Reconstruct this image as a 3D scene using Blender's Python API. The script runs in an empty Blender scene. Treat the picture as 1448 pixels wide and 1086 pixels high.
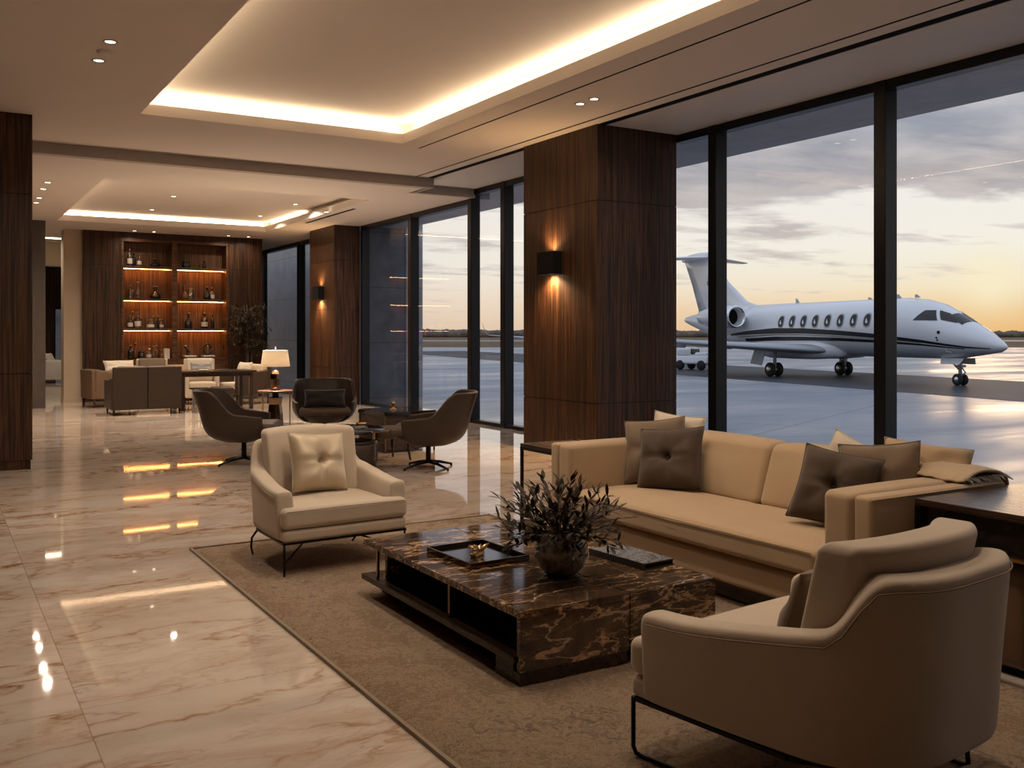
import bpy, bmesh, math, random
from mathutils import Vector, Matrix, Euler
R = math.radians
PI = math.pi
S = bpy.context.scene
C = S.collection
random.seed(7)

# ------------------------------------------------------------------ materials
class G:
    def __init__(s, name):
        s.m = bpy.data.materials.new(name); s.m.use_nodes = True
        s.t = s.m.node_tree; s.t.nodes.clear()
        s.out = s.n('ShaderNodeOutputMaterial')
    def n(s, typ, **kw):
        nd = s.t.nodes.new(typ)
        for k, v in kw.items():
            if hasattr(nd, k): setattr(nd, k, v)
        return nd
    def l(s, a, b): s.t.links.new(a, b)
    def setin(s, nd, key, v):
        if isinstance(v, bpy.types.NodeSocket): s.l(v, nd.inputs[key])
        else: nd.inputs[key].default_value = v
    def coord(s, scale=(1,1,1), loc=(0,0,0), rot=(0,0,0), kind='Object'):
        tc = s.n('ShaderNodeTexCoord'); mp = s.n('ShaderNodeMapping')
        mp.inputs['Scale'].default_value = scale; mp.inputs['Location'].default_value = loc; mp.inputs['Rotation'].default_value = rot
        s.l(tc.outputs[kind], mp.inputs['Vector']); return mp.outputs[0]
    def noise(s, vec, scale, detail=4, rough=.55, dist=0, color=False):
        nd = s.n('ShaderNodeTexNoise'); s.l(vec, nd.inputs['Vector'])
        nd.inputs['Scale'].default_value = scale; nd.inputs['Detail'].default_value = detail
        nd.inputs['Roughness'].default_value = rough; nd.inputs['Distortion'].default_value = dist
        return nd.outputs['Color' if color else 'Fac']
    def ramp(s, fac, stops, interp='LINEAR'):
        nd = s.n('ShaderNodeValToRGB'); s.setin(nd, 'Fac', fac); cr = nd.color_ramp; cr.interpolation = interp
        while len(cr.elements) > 1: cr.elements.remove(cr.elements[-1])
        for i, (p, c) in enumerate(stops):
            e = cr.elements[0] if i == 0 else cr.elements.new(p)
            e.position = p; e.color = (*c, 1) if len(c) == 3 else c
        return nd.outputs['Color']
    def math(s, op, a, b=0, c=0, clamp=False):
        nd = s.n('ShaderNodeMath', operation=op); nd.use_clamp = clamp
        s.setin(nd, 0, a); s.setin(nd, 1, b); s.setin(nd, 2, c); return nd.outputs[0]
    def mix(s, fac, a, b, mode='MIX'):
        nd = s.n('ShaderNodeMix', data_type='RGBA', blend_type=mode)
        for key, v in ((0, fac), (6, a), (7, b)):
            if isinstance(v, bpy.types.NodeSocket): s.l(v, nd.inputs[key])
            else: nd.inputs[key].default_value = (*v, 1) if isinstance(v, tuple) and len(v) == 3 else v
        return nd.outputs[2]
    def vadd(s, a, b, scale=None):
        if scale is not None:
            sc = s.n('ShaderNodeVectorMath', operation='SCALE'); s.l(b, sc.inputs[0]); sc.inputs['Scale'].default_value = scale; b = sc.outputs[0]
        nd = s.n('ShaderNodeVectorMath', operation='ADD'); s.l(a, nd.inputs[0]); s.l(b, nd.inputs[1]); return nd.outputs[0]
    def sep(s, v):
        nd = s.n('ShaderNodeSeparateXYZ'); s.l(v, nd.inputs[0]); return nd.outputs
    def bump(s, h, strength, dist=.01):
        nd = s.n('ShaderNodeBump'); s.l(h, nd.inputs['Height']); nd.inputs['Strength'].default_value = strength; nd.inputs['Distance'].default_value = dist
        return nd.outputs[0]
    def pbr(s, color, rough=.5, metal=0, normal=None, coat=0, sheen=0, spec=.5, coat_rough=.03):
        p = s.n('ShaderNodeBsdfPrincipled')
        s.setin(p, 'Base Color', (*color, 1) if isinstance(color, tuple) and len(color) == 3 else color)
        s.setin(p, 'Roughness', rough); s.setin(p, 'Metallic', metal)
        p.inputs['Coat Weight'].default_value = coat; p.inputs['Coat Roughness'].default_value = coat_rough
        p.inputs['Sheen Weight'].default_value = sheen; p.inputs['Specular IOR Level'].default_value = spec
        if normal is not None: s.l(normal, p.inputs['Normal'])
        s.l(p.outputs[0], s.out.inputs['Surface']); return s.m

def plain(name, col, rough=.5, metal=0, var=.12, nscale=6, bump=0, bscale=200, **kw):
    g = G(name); v = g.coord()
    nz = g.noise(v, nscale, 3)
    c = g.mix(nz, tuple(x*(1-var) for x in col), tuple(min(1, x*(1+var)) for x in col))
    nm = g.bump(g.noise(v, bscale, 2), bump, .003) if bump else None
    return g.pbr(c, rough, metal, nm, **kw)

def fabric(name, col, dark=.82, rough=.92, sheen=.25, bump=.25):
    g = G(name); v = g.coord()
    a = g.noise(v, 3.5, 4); b = g.noise(v, 420, 2)
    c = g.mix(a, tuple(x*dark for x in col), col)
    c = g.mix(g.math('MULTIPLY', b, .35), c, tuple(x*.7 for x in col))
    nm = g.bump(b, bump, .002)
    return g.pbr(c, rough, 0, nm, sheen=sheen, spec=.25)

def leather(name, col, rough=.42):
    g = G(name); v = g.coord()
    a = g.noise(v, 5, 4); vo = g.n('ShaderNodeTexVoronoi'); g.l(v, vo.inputs['Vector']); vo.inputs['Scale'].default_value = 160
    c = g.mix(a, tuple(x*.75 for x in col), tuple(x*1.2 for x in col))
    return g.pbr(c, g.ramp(a, [(0, (rough-.08,)*3), (1, (rough+.1,)*3)]), 0, g.bump(vo.outputs['Distance'], .18, .002), spec=.32)

def wood(name, c0, c1, rough=.42, axis='z', coat=.04, scale=1.0, spec=.28):
    g = G(name)
    sc = {'z': (38, 38, .9), 'x': (.9, 38, 38), 'y': (38, .9, 38)}[axis]
    v = g.coord(tuple(q*scale for q in sc))
    w = g.vadd(v, g.noise(g.coord((2, 2, .6)), 1.2, 2, color=True), 1.6)
    a = g.noise(w, 1.0, 5, .6); b = g.noise(v, 3.2, 3, .6)
    f = g.math('ADD', g.math('MULTIPLY', a, .72), g.math('MULTIPLY', b, .28))
    mid = tuple((p+q)/2 for p, q in zip(c0, c1))
    col = g.ramp(f, [(.36, c0), (.48, tuple(x*.7 for x in mid)), (.58, c1), (.66, tuple(x*.55 for x in mid))])
    return g.pbr(col, g.ramp(b, [(0, (rough-.06,)*3), (1, (rough+.12,)*3)]), 0, g.bump(f, .08, .002), coat=coat, spec=spec, coat_rough=.15)

def ridges(g, v, scale, width, warp, wscale, detail=5):
    w = g.vadd(v, g.noise(v, wscale, 4, color=True), warp)
    nz = g.noise(w, scale, detail, .55)
    d = g.math('ABSOLUTE', g.math('SUBTRACT', nz, .5))
    return g.math('SUBTRACT', 1, g.math('DIVIDE', d, width), clamp=True)

def marble_floor():
    g = G('cream marble')
    v0 = g.coord()
    x, y, z = g.sep(v0)
    SX, SY, OX, OY = .93*2, 1.86, .5, .3
    tx = g.math('DIVIDE', g.math('SUBTRACT', x, OX), SX); ty = g.math('DIVIDE', g.math('SUBTRACT', y, OY), SY)
    cx = g.math('FLOOR', tx); cy = g.math('FLOOR', ty)
    cmb = g.n('ShaderNodeCombineXYZ'); g.l(cx, cmb.inputs[0]); g.l(cy, cmb.inputs[1])
    wn = g.n('ShaderNodeTexWhiteNoise', noise_dimensions='3D'); g.l(cmb.outputs[0], wn.inputs['Vector'])
    mp = g.n('ShaderNodeMapping'); g.l(v0, mp.inputs['Vector']); mp.inputs['Rotation'].default_value = (0, 0, R(-28)); mp.inputs['Scale'].default_value = (.62, 1.35, 1)
    v = g.vadd(mp.outputs[0], wn.outputs['Color'], 7)
    cloud = g.noise(v, 1.1, 6, .6, .6)
    r1 = ridges(g, v, 1.1, .016, .45, 1.6, 8); r2 = ridges(g, v, 2.6, .020, .35, 2.9, 7); r3 = ridges(g, v, 5.5, .03, .25, 6, 5)
    gate = g.ramp(g.noise(v, 1.1, 4), [(.40, (0, 0, 0)), (.58, (1, 1, 1))])
    gate2 = g.ramp(g.noise(v, 1.9, 4), [(.44, (0, 0, 0)), (.62, (1, 1, 1))])
    halo = ridges(g, v, 1.1, .085, .45, 1.6, 8)
    base = g.ramp(cloud, [(.25, (.46, .365, .29)), (.45, (.59, .495, .415)), (.62, (.66, .575, .50)), (.8, (.53, .435, .355))])
    stain = g.ramp(g.noise(v, 1.9, 7, .68, 1.2), [(.52, (0, 0, 0)), (.70, (1, 1, 1))])
    base = g.mix(g.math('MULTIPLY', stain, .50), base, (.40, .24, .135))
    base = g.mix(g.math('MULTIPLY', g.math('MULTIPLY', halo, gate), .45), base, (.43, .27, .155))
    base = g.mix(g.math('MULTIPLY', g.math('MULTIPLY', r3, gate2), .35), base, (.36, .21, .115))
    base = g.mix(g.math('MULTIPLY', g.math('MULTIPLY', r2, gate2), .7), base, (.34, .165, .072))
    base = g.mix(g.math('MULTIPLY', g.math('MULTIPLY', r1, gate), .9), base, (.26, .112, .042))
    tone = g.math('MULTIPLY_ADD', wn.outputs['Value'], .16, .9)
    base = g.mix(1.0, base, tone, 'MULTIPLY')
    jx = g.math('ABSOLUTE', g.math('SUBTRACT', g.math('FRACT', tx), .5)); jy = g.math('ABSOLUTE', g.math('SUBTRACT', g.math('FRACT', ty), .5))
    j = g.math('MAXIMUM', g.math('GREATER_THAN', jx, .5-.0016/SX*1.4), g.math('GREATER_THAN', jy, .5-.0016/SY*1.4))
    base = g.mix(g.math('MULTIPLY', j, .6), base, (.2, .14, .1))
    rg = g.ramp(g.noise(v0, 1.3, 4), [(.3, (.02,)*3), (.75, (.05,)*3)])
    return g.pbr(base, rg, 0, g.bump(g.noise(v0, .9, 2), .012, .05), spec=.55)

def marble_dark(name='dark brown marble'):
    g = G(name)
    v = g.coord((1, 1, 1), rot=(.55, .35, .75))
    vs = g.coord((1.0, 3.4, 3.0), rot=(.55, .35, .75))
    cloud = g.noise(v, 5, 6, .65, .6)
    base = g.ramp(cloud, [(.3, (.018, .010, .006)), (.5, (.050, .028, .016)), (.68, (.115, .066, .036)), (.8, (.05, .03, .018))])
    r1 = ridges(g, vs, 1.15, .013, .5, 2.2, 7); r2 = ridges(g, vs, 3.1, .020, .4, 4.0, 7); r3 = ridges(g, vs, 6.5, .022, .3, 6.0, 6)
    gate = g.ramp(g.noise(v, 3.2, 3), [(.33, (0, 0, 0)), (.5, (1, 1, 1))])
    gate2 = g.ramp(g.noise(v, 2.6, 2), [(.36, (0, 0, 0)), (.6, (1, 1, 1))])
    c = g.mix(g.math('MULTIPLY', g.math('MULTIPLY', r3, gate2), .5), base, (.28, .16, .08))
    c = g.mix(g.math('MULTIPLY', g.math('MULTIPLY', r2, gate), .85), c, (.50, .315, .17))
    c = g.mix(g.math('MULTIPLY', r1, .95), c, (.62, .41, .235))
    return g.pbr(c, .07, 0, None, spec=.6)

def rug_mat():
    g = G('brown wool rug'); v = g.coord()
    a = g.noise(v, 1.4, 5, .6, .8); b = g.noise(v, 17, 6, .75, 2.2); c = g.noise(v, 90, 4, .7, 1.0)
    col = g.ramp(g.math('ADD', g.math('MULTIPLY', a, .5), g.math('MULTIPLY', b, .5)), [(.34, (.11, .066, .038)), (.42, (.27, .170, .098)), (.49, (.56, .385, .235)), (.55, (.32, .185, .095)), (.62, (.58, .37, .195)), (.70, (.30, .19, .11))])
    h = g.math('ADD', g.math('MULTIPLY', b, 1.0), g.math('MULTIPLY', c, .7))
    return g.pbr(col, .97, 0, g.bump(h, 1.0, .03), sheen=.2, spec=.1)

def glassmat(name, tint=(1, 1, 1), f0=.05, rough=.0, gcol=(1, 1, 1)):
    g = G(name)
    lw = g.n('ShaderNodeLayerWeight'); lw.inputs['Blend'].default_value = .5
    f = g.math('MULTIPLY_ADD', g.math('POWER', lw.outputs['Facing'], 6.0), .60-f0, f0, clamp=True)
    tr = g.n('ShaderNodeBsdfTransparent'); tr.inputs[0].default_value = (*tint, 1)
    gl = g.n('ShaderNodeBsdfGlossy'); gl.inputs['Roughness'].default_value = rough; gl.inputs['Color'].default_value = (*gcol, 1)
    mx = g.n('ShaderNodeMixShader'); g.l(f, mx.inputs[0]); g.l(tr.outputs[0], mx.inputs[1]); g.l(gl.outputs[0], mx.inputs[2])
    g.l(mx.outputs[0], g.out.inputs['Surface']); return g.m

def emit(name, col, st):
    g = G(name); e = g.n('ShaderNodeEmission'); e.inputs[0].default_value = (*col, 1); e.inputs[1].default_value = st
    g.l(e.outputs[0], g.out.inputs['Surface']); return g.m

def shade_mat():
    g = G('linen lamp shade'); v = g.coord()
    col = g.mix(g.noise(v, 300, 2), (.80, .72, .6), (.9, .84, .74))
    d = g.n('ShaderNodeBsdfDiffuse'); g.l(col, d.inputs[0]); t = g.n('ShaderNodeBsdfTranslucent'); g.l(col, t.inputs[0])
    mx = g.n('ShaderNodeMixShader'); mx.inputs[0].default_value = .5
    g.l(d.outputs[0], mx.inputs[1]); g.l(t.outputs[0], mx.inputs[2]); g.l(mx.outputs[0], g.out.inputs['Surface']); return g.m

def apron_mat():
    g = G('wet concrete apron'); v = g.coord(rot=(0, 0, R(-24)))
    x, y, z = g.sep(v)
    n1 = g.noise(g.coord((.10, .32, 1), rot=(0, 0, R(-24))), 1.0, 6, .62, .6); n2 = g.noise(v, 2.5, 4)
    col = g.ramp(n1, [(.3, (.15, .178, .222)), (.5, (.225, .26, .312)), (.7, (.31, .335, .375))])
    SX = 6.0
    jx = g.math('ABSOLUTE', g.math('SUBTRACT', g.math('FRACT', g.math('DIVIDE', x, SX)), .5)); jy = g.math('ABSOLUTE', g.math('SUBTRACT', g.math('FRACT', g.math('DIVIDE', y, SX)), .5))
    j = g.math('GREATER_THAN', g.math('MAXIMUM', jx, jy), .495)
    col = g.mix(g.math('MULTIPLY', j, .6), col, (.03, .032, .038))
    rg = g.ramp(n1, [(.34, (.50,)*3), (.5, (.38,)*3), (.60, (.30,)*3), (.70, (.22,)*3)])
    return g.pbr(col, rg, 0, g.bump(n2, .04, .02), spec=.55)

def ground_mat(name, c0, c1, sc, rough=.9):
    g = G(name); n = g.noise(g.coord((1, .2, 1)), sc, 5, .65)
    return g.pbr(g.ramp(n, [(.35, c0), (.65, c1)]), rough, spec=.2)

def panel_stone(name, c0, c1):
    g = G(name); v = g.coord(); n = g.noise(v, 2.2, 6, .6, .5)
    x, y, z = g.sep(v)
    j = g.math('GREATER_THAN', g.math('ABSOLUTE', g.math('SUBTRACT', g.math('FRACT', g.math('DIVIDE', z, 1.25)), .5)), .493)
    jj = g.math('GREATER_THAN', g.math('ABSOLUTE', g.math('SUBTRACT', g.math('FRACT', g.math('DIVIDE', g.math('ADD', x, y), .95)), .5)), .493)
    c = g.mix(g.math('MULTIPLY', g.math('MAXIMUM', j, jj), .6), g.ramp(n, [(.3, c0), (.7, c1)]), tuple(q*.3 for q in c0))
    return g.pbr(c, .45, spec=.4)

M = {}
M['wood'] = wood('dark walnut veneer', (.0085, .0038, .0022), (.080, .0345, .0152))
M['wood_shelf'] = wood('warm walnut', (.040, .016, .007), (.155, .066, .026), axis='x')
M['wood_niche'] = wood('walnut lightened for glow', (.06, .027, .012), (.21, .10, .044))  # walnut colour lightened to strengthen the shelf glow on the back panel
M['wood_table'] = wood('espresso wood', (.014, .008, .005), (.058, .030, .017), axis='y', rough=.25, coat=.25)
M['floor'] = marble_floor()
M['marble'] = marble_dark()
M['rug'] = rug_mat()
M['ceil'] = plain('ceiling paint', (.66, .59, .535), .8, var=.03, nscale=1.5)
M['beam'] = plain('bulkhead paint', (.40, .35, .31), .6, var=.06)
M['soffit'] = plain('window soffit paint', (.62, .60, .58), .6, var=.05, nscale=1.2)
M['slot'] = plain('black slot', (.006, .0055, .005), .9, spec=.1)
M['frame'] = plain('black anodised aluminium', (.018, .019, .022), .32, .7)
M['glass'] = glassmat('window glass', (.97, .98, .985), .02)
M['cream'] = fabric('cream upholstery', (.62, .505, .385))
M['cream_sofa'] = fabric('tan suede upholstery', (.51, .358, .218))
M['piping'] = fabric('piping', (.30, .22, .15))
M['taupe'] = fabric('taupe velvet', (.195, .135, .088), rough=.78, sheen=.25)
M['brown_pillow'] = fabric('dark brown velvet', (.075, .050, .032), rough=.75, sheen=.2)
M['cream_pillow'] = fabric('light cream linen', (.70, .60, .47))
M['gold_pillow'] = plain('champagne satin', (.56, .44, .30), .42, .12, var=.08, bump=.1, sheen=.4)
M['black_pillow'] = fabric('black velvet', (.018, .016, .016), rough=.8)
M['leather'] = leather('dark taupe leather', (.043, .028, .0195))
M['leather_in'] = leather('taupe leather lining', (.070, .047, .034))
M['leather_tan'] = leather('brown leather', (.155, .095, .055))
M['metal'] = plain('blackened steel', (.022, .019, .017), .38, .85)
M['brass'] = plain('aged brass', (.48, .31, .15), .28, 1.0)
M['steel'] = plain('brushed nickel', (.55, .52, .48), .3, 1.0)
M['bronze'] = plain('bronze mirror', (.16, .105, .062), .16, 1.0)
M['mirror'] = plain('tarnished mirror', (.42, .40, .38), .12, 1.0)
M['smoked'] = plain('smoked black glass', (.012, .010, .009), .05, spec=.7)
M['shade'] = shade_mat()
M['leaf'] = plain('dark olive leaf', (.026, .020, .0105), .6, var=.5, spec=.25, nscale=30)
M['leaf_dry'] = plain('dried bronze leaf', (.060, .036, .019), .6, spec=.25, var=.55, nscale=40)
M['stem'] = plain('brown stem', (.06, .04, .024), .7)
M['led'] = emit('warm led', (1, .77, .50), 46)
M['led_back'] = emit('warm led far', (1, .78, .52), 24)
M['led_shelf'] = emit('amber led', (1, .37, .085), 46)
M['bulb'] = emit('downlight lens', (1, .82, .6), 9)
M['sconce_glow'] = emit('sconce lens', (1, .72, .4), 14)
M['stone'] = panel_stone('dark stone cladding', (.085, .095, .115), (.15, .165, .195))
M['stone_pale'] = panel_stone('pale grey cladding', (.27, .29, .33), (.37, .39, .43))
M['canopy'] = panel_stone('grey canopy panels', (.36, .37, .41), (.46, .47, .51))
M['beige_stone'] = plain('beige limestone', (.46, .36, .26), .5, var=.15, nscale=2.5)
M['dark_panel'] = plain('dark bronze panel', (.075, .06, .05), .4, var=.2)
M['apron'] = apron_mat()
M['asphalt'] = plain('wet asphalt', (.034, .039, .052), .55, var=.3, nscale=1.5, spec=.18)
M['grass'] = ground_mat('dry grass', (.105, .075, .04), (.20, .135, .07), .2)
M['strip'] = ground_mat('pale runway', (.22, .20, .19), (.30, .27, .25), .1, .5)
M['trees'] = ground_mat('far trees', (.12, .095, .075), (.20, .16, .125), .3)  # tree colour lightened to carry the distance haze
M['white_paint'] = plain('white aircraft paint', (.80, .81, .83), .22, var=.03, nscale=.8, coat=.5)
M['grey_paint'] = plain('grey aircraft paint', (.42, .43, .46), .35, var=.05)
M['black_paint'] = plain('black stripe paint', (.012, .012, .014), .3)
M['gold_paint'] = plain('bronze stripe paint', (.28, .20, .12), .3, .4)
M['jet_glass'] = plain('dark cockpit glass', (.026, .022, .020), .22, spec=.5)
M['chrome'] = plain('polished aluminium', (.80, .81, .83), .14, 1.0)
M['tyre'] = plain('black rubber', (.015, .015, .016), .7)
M['dark'] = plain('dark cavity', (.007, .007, .007), .9, spec=.15)
M['bottle_clear'] = glassmat('clear bottle glass', (.80, .80, .80), .22, .05)
M['bottle_dark'] = plain('dark bottle glass', (.016, .013, .010), .12, spec=.8)
M['bottle_amber'] = plain('amber decanter', (.13, .055, .017), .14, spec=.8)
M['bottle_label'] = plain('cream paper label', (.62, .55, .46), .6)
M['paper'] = plain('pale book cover', (.60, .55, .48), .6)
M['book_dark'] = plain('dark book cover', (.03, .03, .034), .35)
M['white_fab'] = fabric('white boucle', (.66, .61, .55))
M['throw'] = fabric('tan wool throw', (.54, .40, .26), bump=.5)
M['fringe'] = fabric('grey fringe', (.30, .29, .28))

def bowl_mat():
    g = G('mottled brown glass bowl'); v = g.coord((1, 1, .7))
    n = g.noise(v, 22, 5, .7, 1.8); n2 = g.noise(v, 70, 3)
    c = g.ramp(n, [(.3, (.06, .045, .034)), (.52, (.21, .165, .125)), (.7, (.36, .30, .235))])
    return g.pbr(c, .12, 0, g.bump(n2, .15, .004), spec=.7, coat=.4)
M['bowl'] = bowl_mat()
def cover_mat():
    g = G('blue grey photographic cover'); v = g.coord((1, 1, 1))
    n = g.noise(v, 14, 4, .6, 2.0)
    return g.pbr(g.ramp(n, [(.3, (.09, .10, .12)), (.5, (.25, .27, .31)), (.6, (.10, .085, .07)), (.72, (.34, .35, .37))]), .16, coat=.3)
M['cover'] = cover_mat()

# ------------------------------------------------------------------ mesh builder
class MB:
    def __init__(s): s.v = []; s.f = []; s.sm = []; s.mi = []
    def add(s, verts, faces, smooth=False, mi=0, mat=None):
        o = len(s.v)
        s.v += [tuple(mat @ Vector(p)) if mat is not None else tuple(p) for p in verts]
        for f in faces: s.f.append(tuple(i+o for i in f)); s.sm.append(smooth); s.mi.append(mi)
        return s
    def box(s, x0, x1, y0, y1, z0, z1, mi=0, mat=None):
        v = [(x0,y0,z0),(x1,y0,z0),(x1,y1,z0),(x0,y1,z0),(x0,y0,z1),(x1,y0,z1),(x1,y1,z1),(x0,y1,z1)]
        return s.add(v, [(0,3,2,1),(4,5,6,7),(0,1,5,4),(1,2,6,5),(2,3,7,6),(3,0,4,7)], False, mi, mat)
    def rbox(s, x0, x1, y0, y1, z0, z1, r=.03, seg=3, flat=1, fn=None, smooth=True, mi=0, mat=None):
        c = Vector(((x0+x1)/2, (y0+y1)/2, (z0+z1)/2)); h = [(x1-x0)/2, (y1-y0)/2, (z1-z0)/2]
        r = min(r, min(h)*.999)
        def ax(hh):
            a = [hh-r+r*math.tan(PI/4*i/seg) for i in range(seg+1)]
            inner = [-(hh-r)+2*(hh-r)*i/flat for i in range(1, flat)]
            return [-q for q in reversed(a)] + inner + a
        A = [ax(q) for q in h]
        verts = []; idx = {}; faces = []
        def vid(p):
            k = tuple(round(q, 6) for q in p)
            if k not in idx: idx[k] = len(verts); verts.append(Vector(p))
            return idx[k]
        for d in range(3):
            e, f = (d+1) % 3, (d+2) % 3
            for sg in (-1, 1):
                for i in range(len(A[e])-1):
                    for j in range(len(A[f])-1):
                        q = []
                        for (ii, jj) in ((i,j),(i+1,j),(i+1,j+1),(i,j+1)):
                            p = [0,0,0]; p[d] = sg*h[d]; p[e] = A[e][ii]; p[f] = A[f][jj]; q.append(vid(p))
                        faces.append(tuple(q) if sg > 0 else tuple(reversed(q)))
        out = []
        for p in verts:
            q = Vector([max(-(h[k]-r), min(h[k]-r, p[k])) for k in range(3)]); dd = p-q
            n = q + dd.normalized()*r if dd.length > 1e-9 else q
            u = (n.x/h[0], n.y/h[1], n.z/h[2])
            n = n + c
            if fn: n = Vector(fn(n, u))
            out.append(n)
        return s.add(out, faces, smooth, mi, mat)
    def chamf(s, x0, x1, y0, y1, z0, z1, r=.004, **kw):
        return s.rbox(x0, x1, y0, y1, z0, z1, r, 1, 1, smooth=False, **kw)
    def lathe(s, prof, c=(0,0,0), seg=24, smooth=True, mi=0, mat=None, sx=1, sy=1, cap=True):
        if prof[0] == prof[-1]: cap = False
        v = []; f = []; n = len(prof)
        for k in range(seg):
            a = 2*PI*k/seg
            for (r, z) in prof: v.append((c[0]+r*sx*math.cos(a), c[1]+r*sy*math.sin(a), c[2]+z))
        for k in range(seg):
            k2 = (k+1) % seg
            for i in range(n-1): f.append((k*n+i, k2*n+i, k2*n+i+1, k*n+i+1))
        if cap and prof[0][0] > 1e-5: f.append(tuple(reversed([k*n for k in range(seg)])))
        if cap and prof[-1][0] > 1e-5: f.append(tuple(k*n+n-1 for k in range(seg)))
        return s.add(v, f, smooth, mi, mat)
    def cyl(s, c, r, z0, z1, seg=20, bev=.004, mi=0, mat=None):
        b = min(bev, r*.5, (z1-z0)*.4)
        s.lathe([(r-b, z0), (r, z0+b)], c, seg, False, mi, mat) if False else None
        return s.lathe([(r-b, z0), (r, z0+b), (r, z1-b), (r-b, z1)], c, seg, False if seg < 12 else True, mi, mat)
    def tube(s, pts, r, seg=8, mi=0, smooth=True, mat=None, cap=True):
        pts = [Vector(p) for p in pts]; rr = r if isinstance(r, (list, tuple)) else [r]*len(pts)
        v = []; f = []; up = None
        for i, p in enumerate(pts):
            t = (pts[min(i+1, len(pts)-1)]-pts[max(i-1, 0)]).normalized()
            if up is None:
                up = Vector((0,0,1)) if abs(t.z) < .9 else Vector((1,0,0))
            a = (up - t*up.dot(t)).normalized(); b = t.cross(a); up = a
            for k in range(seg):
                an = 2*PI*k/seg; v.append(p + (a*math.cos(an)+b*math.sin(an))*rr[i])
        for i in range(len(pts)-1):
            for k in range(seg):
                k2 = (k+1) % seg; f.append((i*seg+k, i*seg+k2, (i+1)*seg+k2, (i+1)*seg+k))
        if cap: f.append(tuple(reversed(range(seg)))); f.append(tuple((len(pts)-1)*seg+k for k in range(seg)))
        return s.add(v, f, smooth, mi, mat)
    def bar(s, p0, p1, w, h, mi=0, mat=None):
        p0 = Vector(p0); p1 = Vector(p1); t = (p1-p0).normalized()
        up = Vector((0,0,1)) if abs(t.z) < .95 else Vector((0,1,0))
        a = t.cross(up).normalized(); b = a.cross(t)
        v = []
        for p in (p0, p1):
            for (q, e) in ((-1,-1),(1,-1),(1,1),(-1,1)): v.append(p + a*q*w/2 + b*e*h/2)
        return s.add(v, [(3,2,1,0),(4,5,6,7),(0,1,5,4),(1,2,6,5),(2,3,7,6),(3,0,4,7)], False, mi, mat)
    def prism(s, poly, z0, z1, mi=0, mat=None, smooth=False):
        n = len(poly)
        v = [(x, y, z0) for x, y in poly] + [(x, y, z1) for x, y in poly]
        f = [tuple(reversed(range(n))), tuple(range(n, 2*n))] + [(i, (i+1) % n, n+(i+1) % n, n+i) for i in range(n)]
        return s.add(v, f, smooth, mi, mat)
    def loft(s, rings, smooth=True, cap=True, mi=0, mat=None, closed=True):
        n = len(rings[0]); v = [p for r in rings for p in r]; f = []
        for i in range(len(rings)-1):
            for k in range(n if closed else n-1):
                k2 = (k+1) % n; f.append((i*n+k, i*n+k2, (i+1)*n+k2, (i+1)*n+k))
        if cap and closed: f.append(tuple(reversed(range(n)))); f.append(tuple((len(rings)-1)*n+k for k in range(n)))
        return s.add(v, f, smooth, mi, mat)
    def build(s, name, mats, parent=None, mods=()):
        me = bpy.data.meshes.new(name); me.from_pydata(s.v, [], s.f)
        for m in (mats if isinstance(mats, (list, tuple)) else [mats]): me.materials.append(M[m] if isinstance(m, str) else m)
        me.polygons.foreach_set('use_smooth', s.sm); me.polygons.foreach_set('material_index', s.mi)
        bm = bmesh.new(); bm.from_mesh(me); bmesh.ops.remove_doubles(bm, verts=bm.verts, dist=1e-5); bmesh.ops.recalc_face_normals(bm, faces=bm.faces); bm.to_mesh(me); bm.free()
        o = bpy.data.objects.new(name, me); C.objects.link(o)
        if parent is not None: o.parent = parent
        for (t, kw) in mods:
            md = o.modifiers.new(t.title(), t)
            for k, q in kw.items(): setattr(md, k, q)
        return o

def tag(o, label, cat, group=None, kind=None):
    if label: o['label'] = label
    if cat: o['category'] = cat
    if group: o['group'] = group
    if kind: o['kind'] = kind
    return o
def thing(name, label, cat, loc=(0,0,0), rz=0, group=None):
    o = bpy.data.objects.new(name, None); C.objects.link(o); o.empty_display_size = .1
    o.location = loc; o.rotation_euler = (0, 0, rz); return tag(o, label, cat, group)
def struct(name, mb, mat, label=None, cat=None):
    o = mb.build(name, mat); o['kind'] = 'structure'; o['label'] = label or name.replace('_', ' '); o['category'] = cat or name.split('_')[0]; return o
def dup(root, loc=None, rz=None, label=None, group=None):
    r = root.copy(); C.objects.link(r)
    if loc is not None: r.location = loc
    if rz is not None: r.rotation_euler = (0, 0, rz)
    if label: r['label'] = label
    if group: r['group'] = group
    for ch in list(root.children):
        c = ch.copy(); C.objects.link(c); c.parent = r
        for g in list(ch.children):
            d = g.copy(); C.objects.link(d); d.parent = c
    return r
def lamp(name, typ, loc, power, col, rot=(0,0,0), **kw):
    l = bpy.data.lights.new(name, typ); l.energy = power; l.color = col
    for k, v in kw.items(): setattr(l, k, v)
    o = bpy.data.objects.new(name, l); C.objects.link(o); o.location = loc; o.rotation_euler = rot; return o
WARM = (1, .70, .42); WARM2 = (1, .78, .55)
def ease(t): t = max(0, min(1, t)); return t*t*(3-2*t)

# ------------------------------------------------------------------ camera
cam = bpy.data.cameras.new('camera'); cam.sensor_width = 36; cam.lens = 36*1354/1448; cam.shift_y = -71/1448; cam.clip_end = 3000; cam.clip_start = .05
co = bpy.data.objects.new('camera', cam); C.objects.link(co); co.location = (0, 0, 1.45); co.rotation_euler = (PI/2, 0, R(-31.3)); S.camera = co

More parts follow.
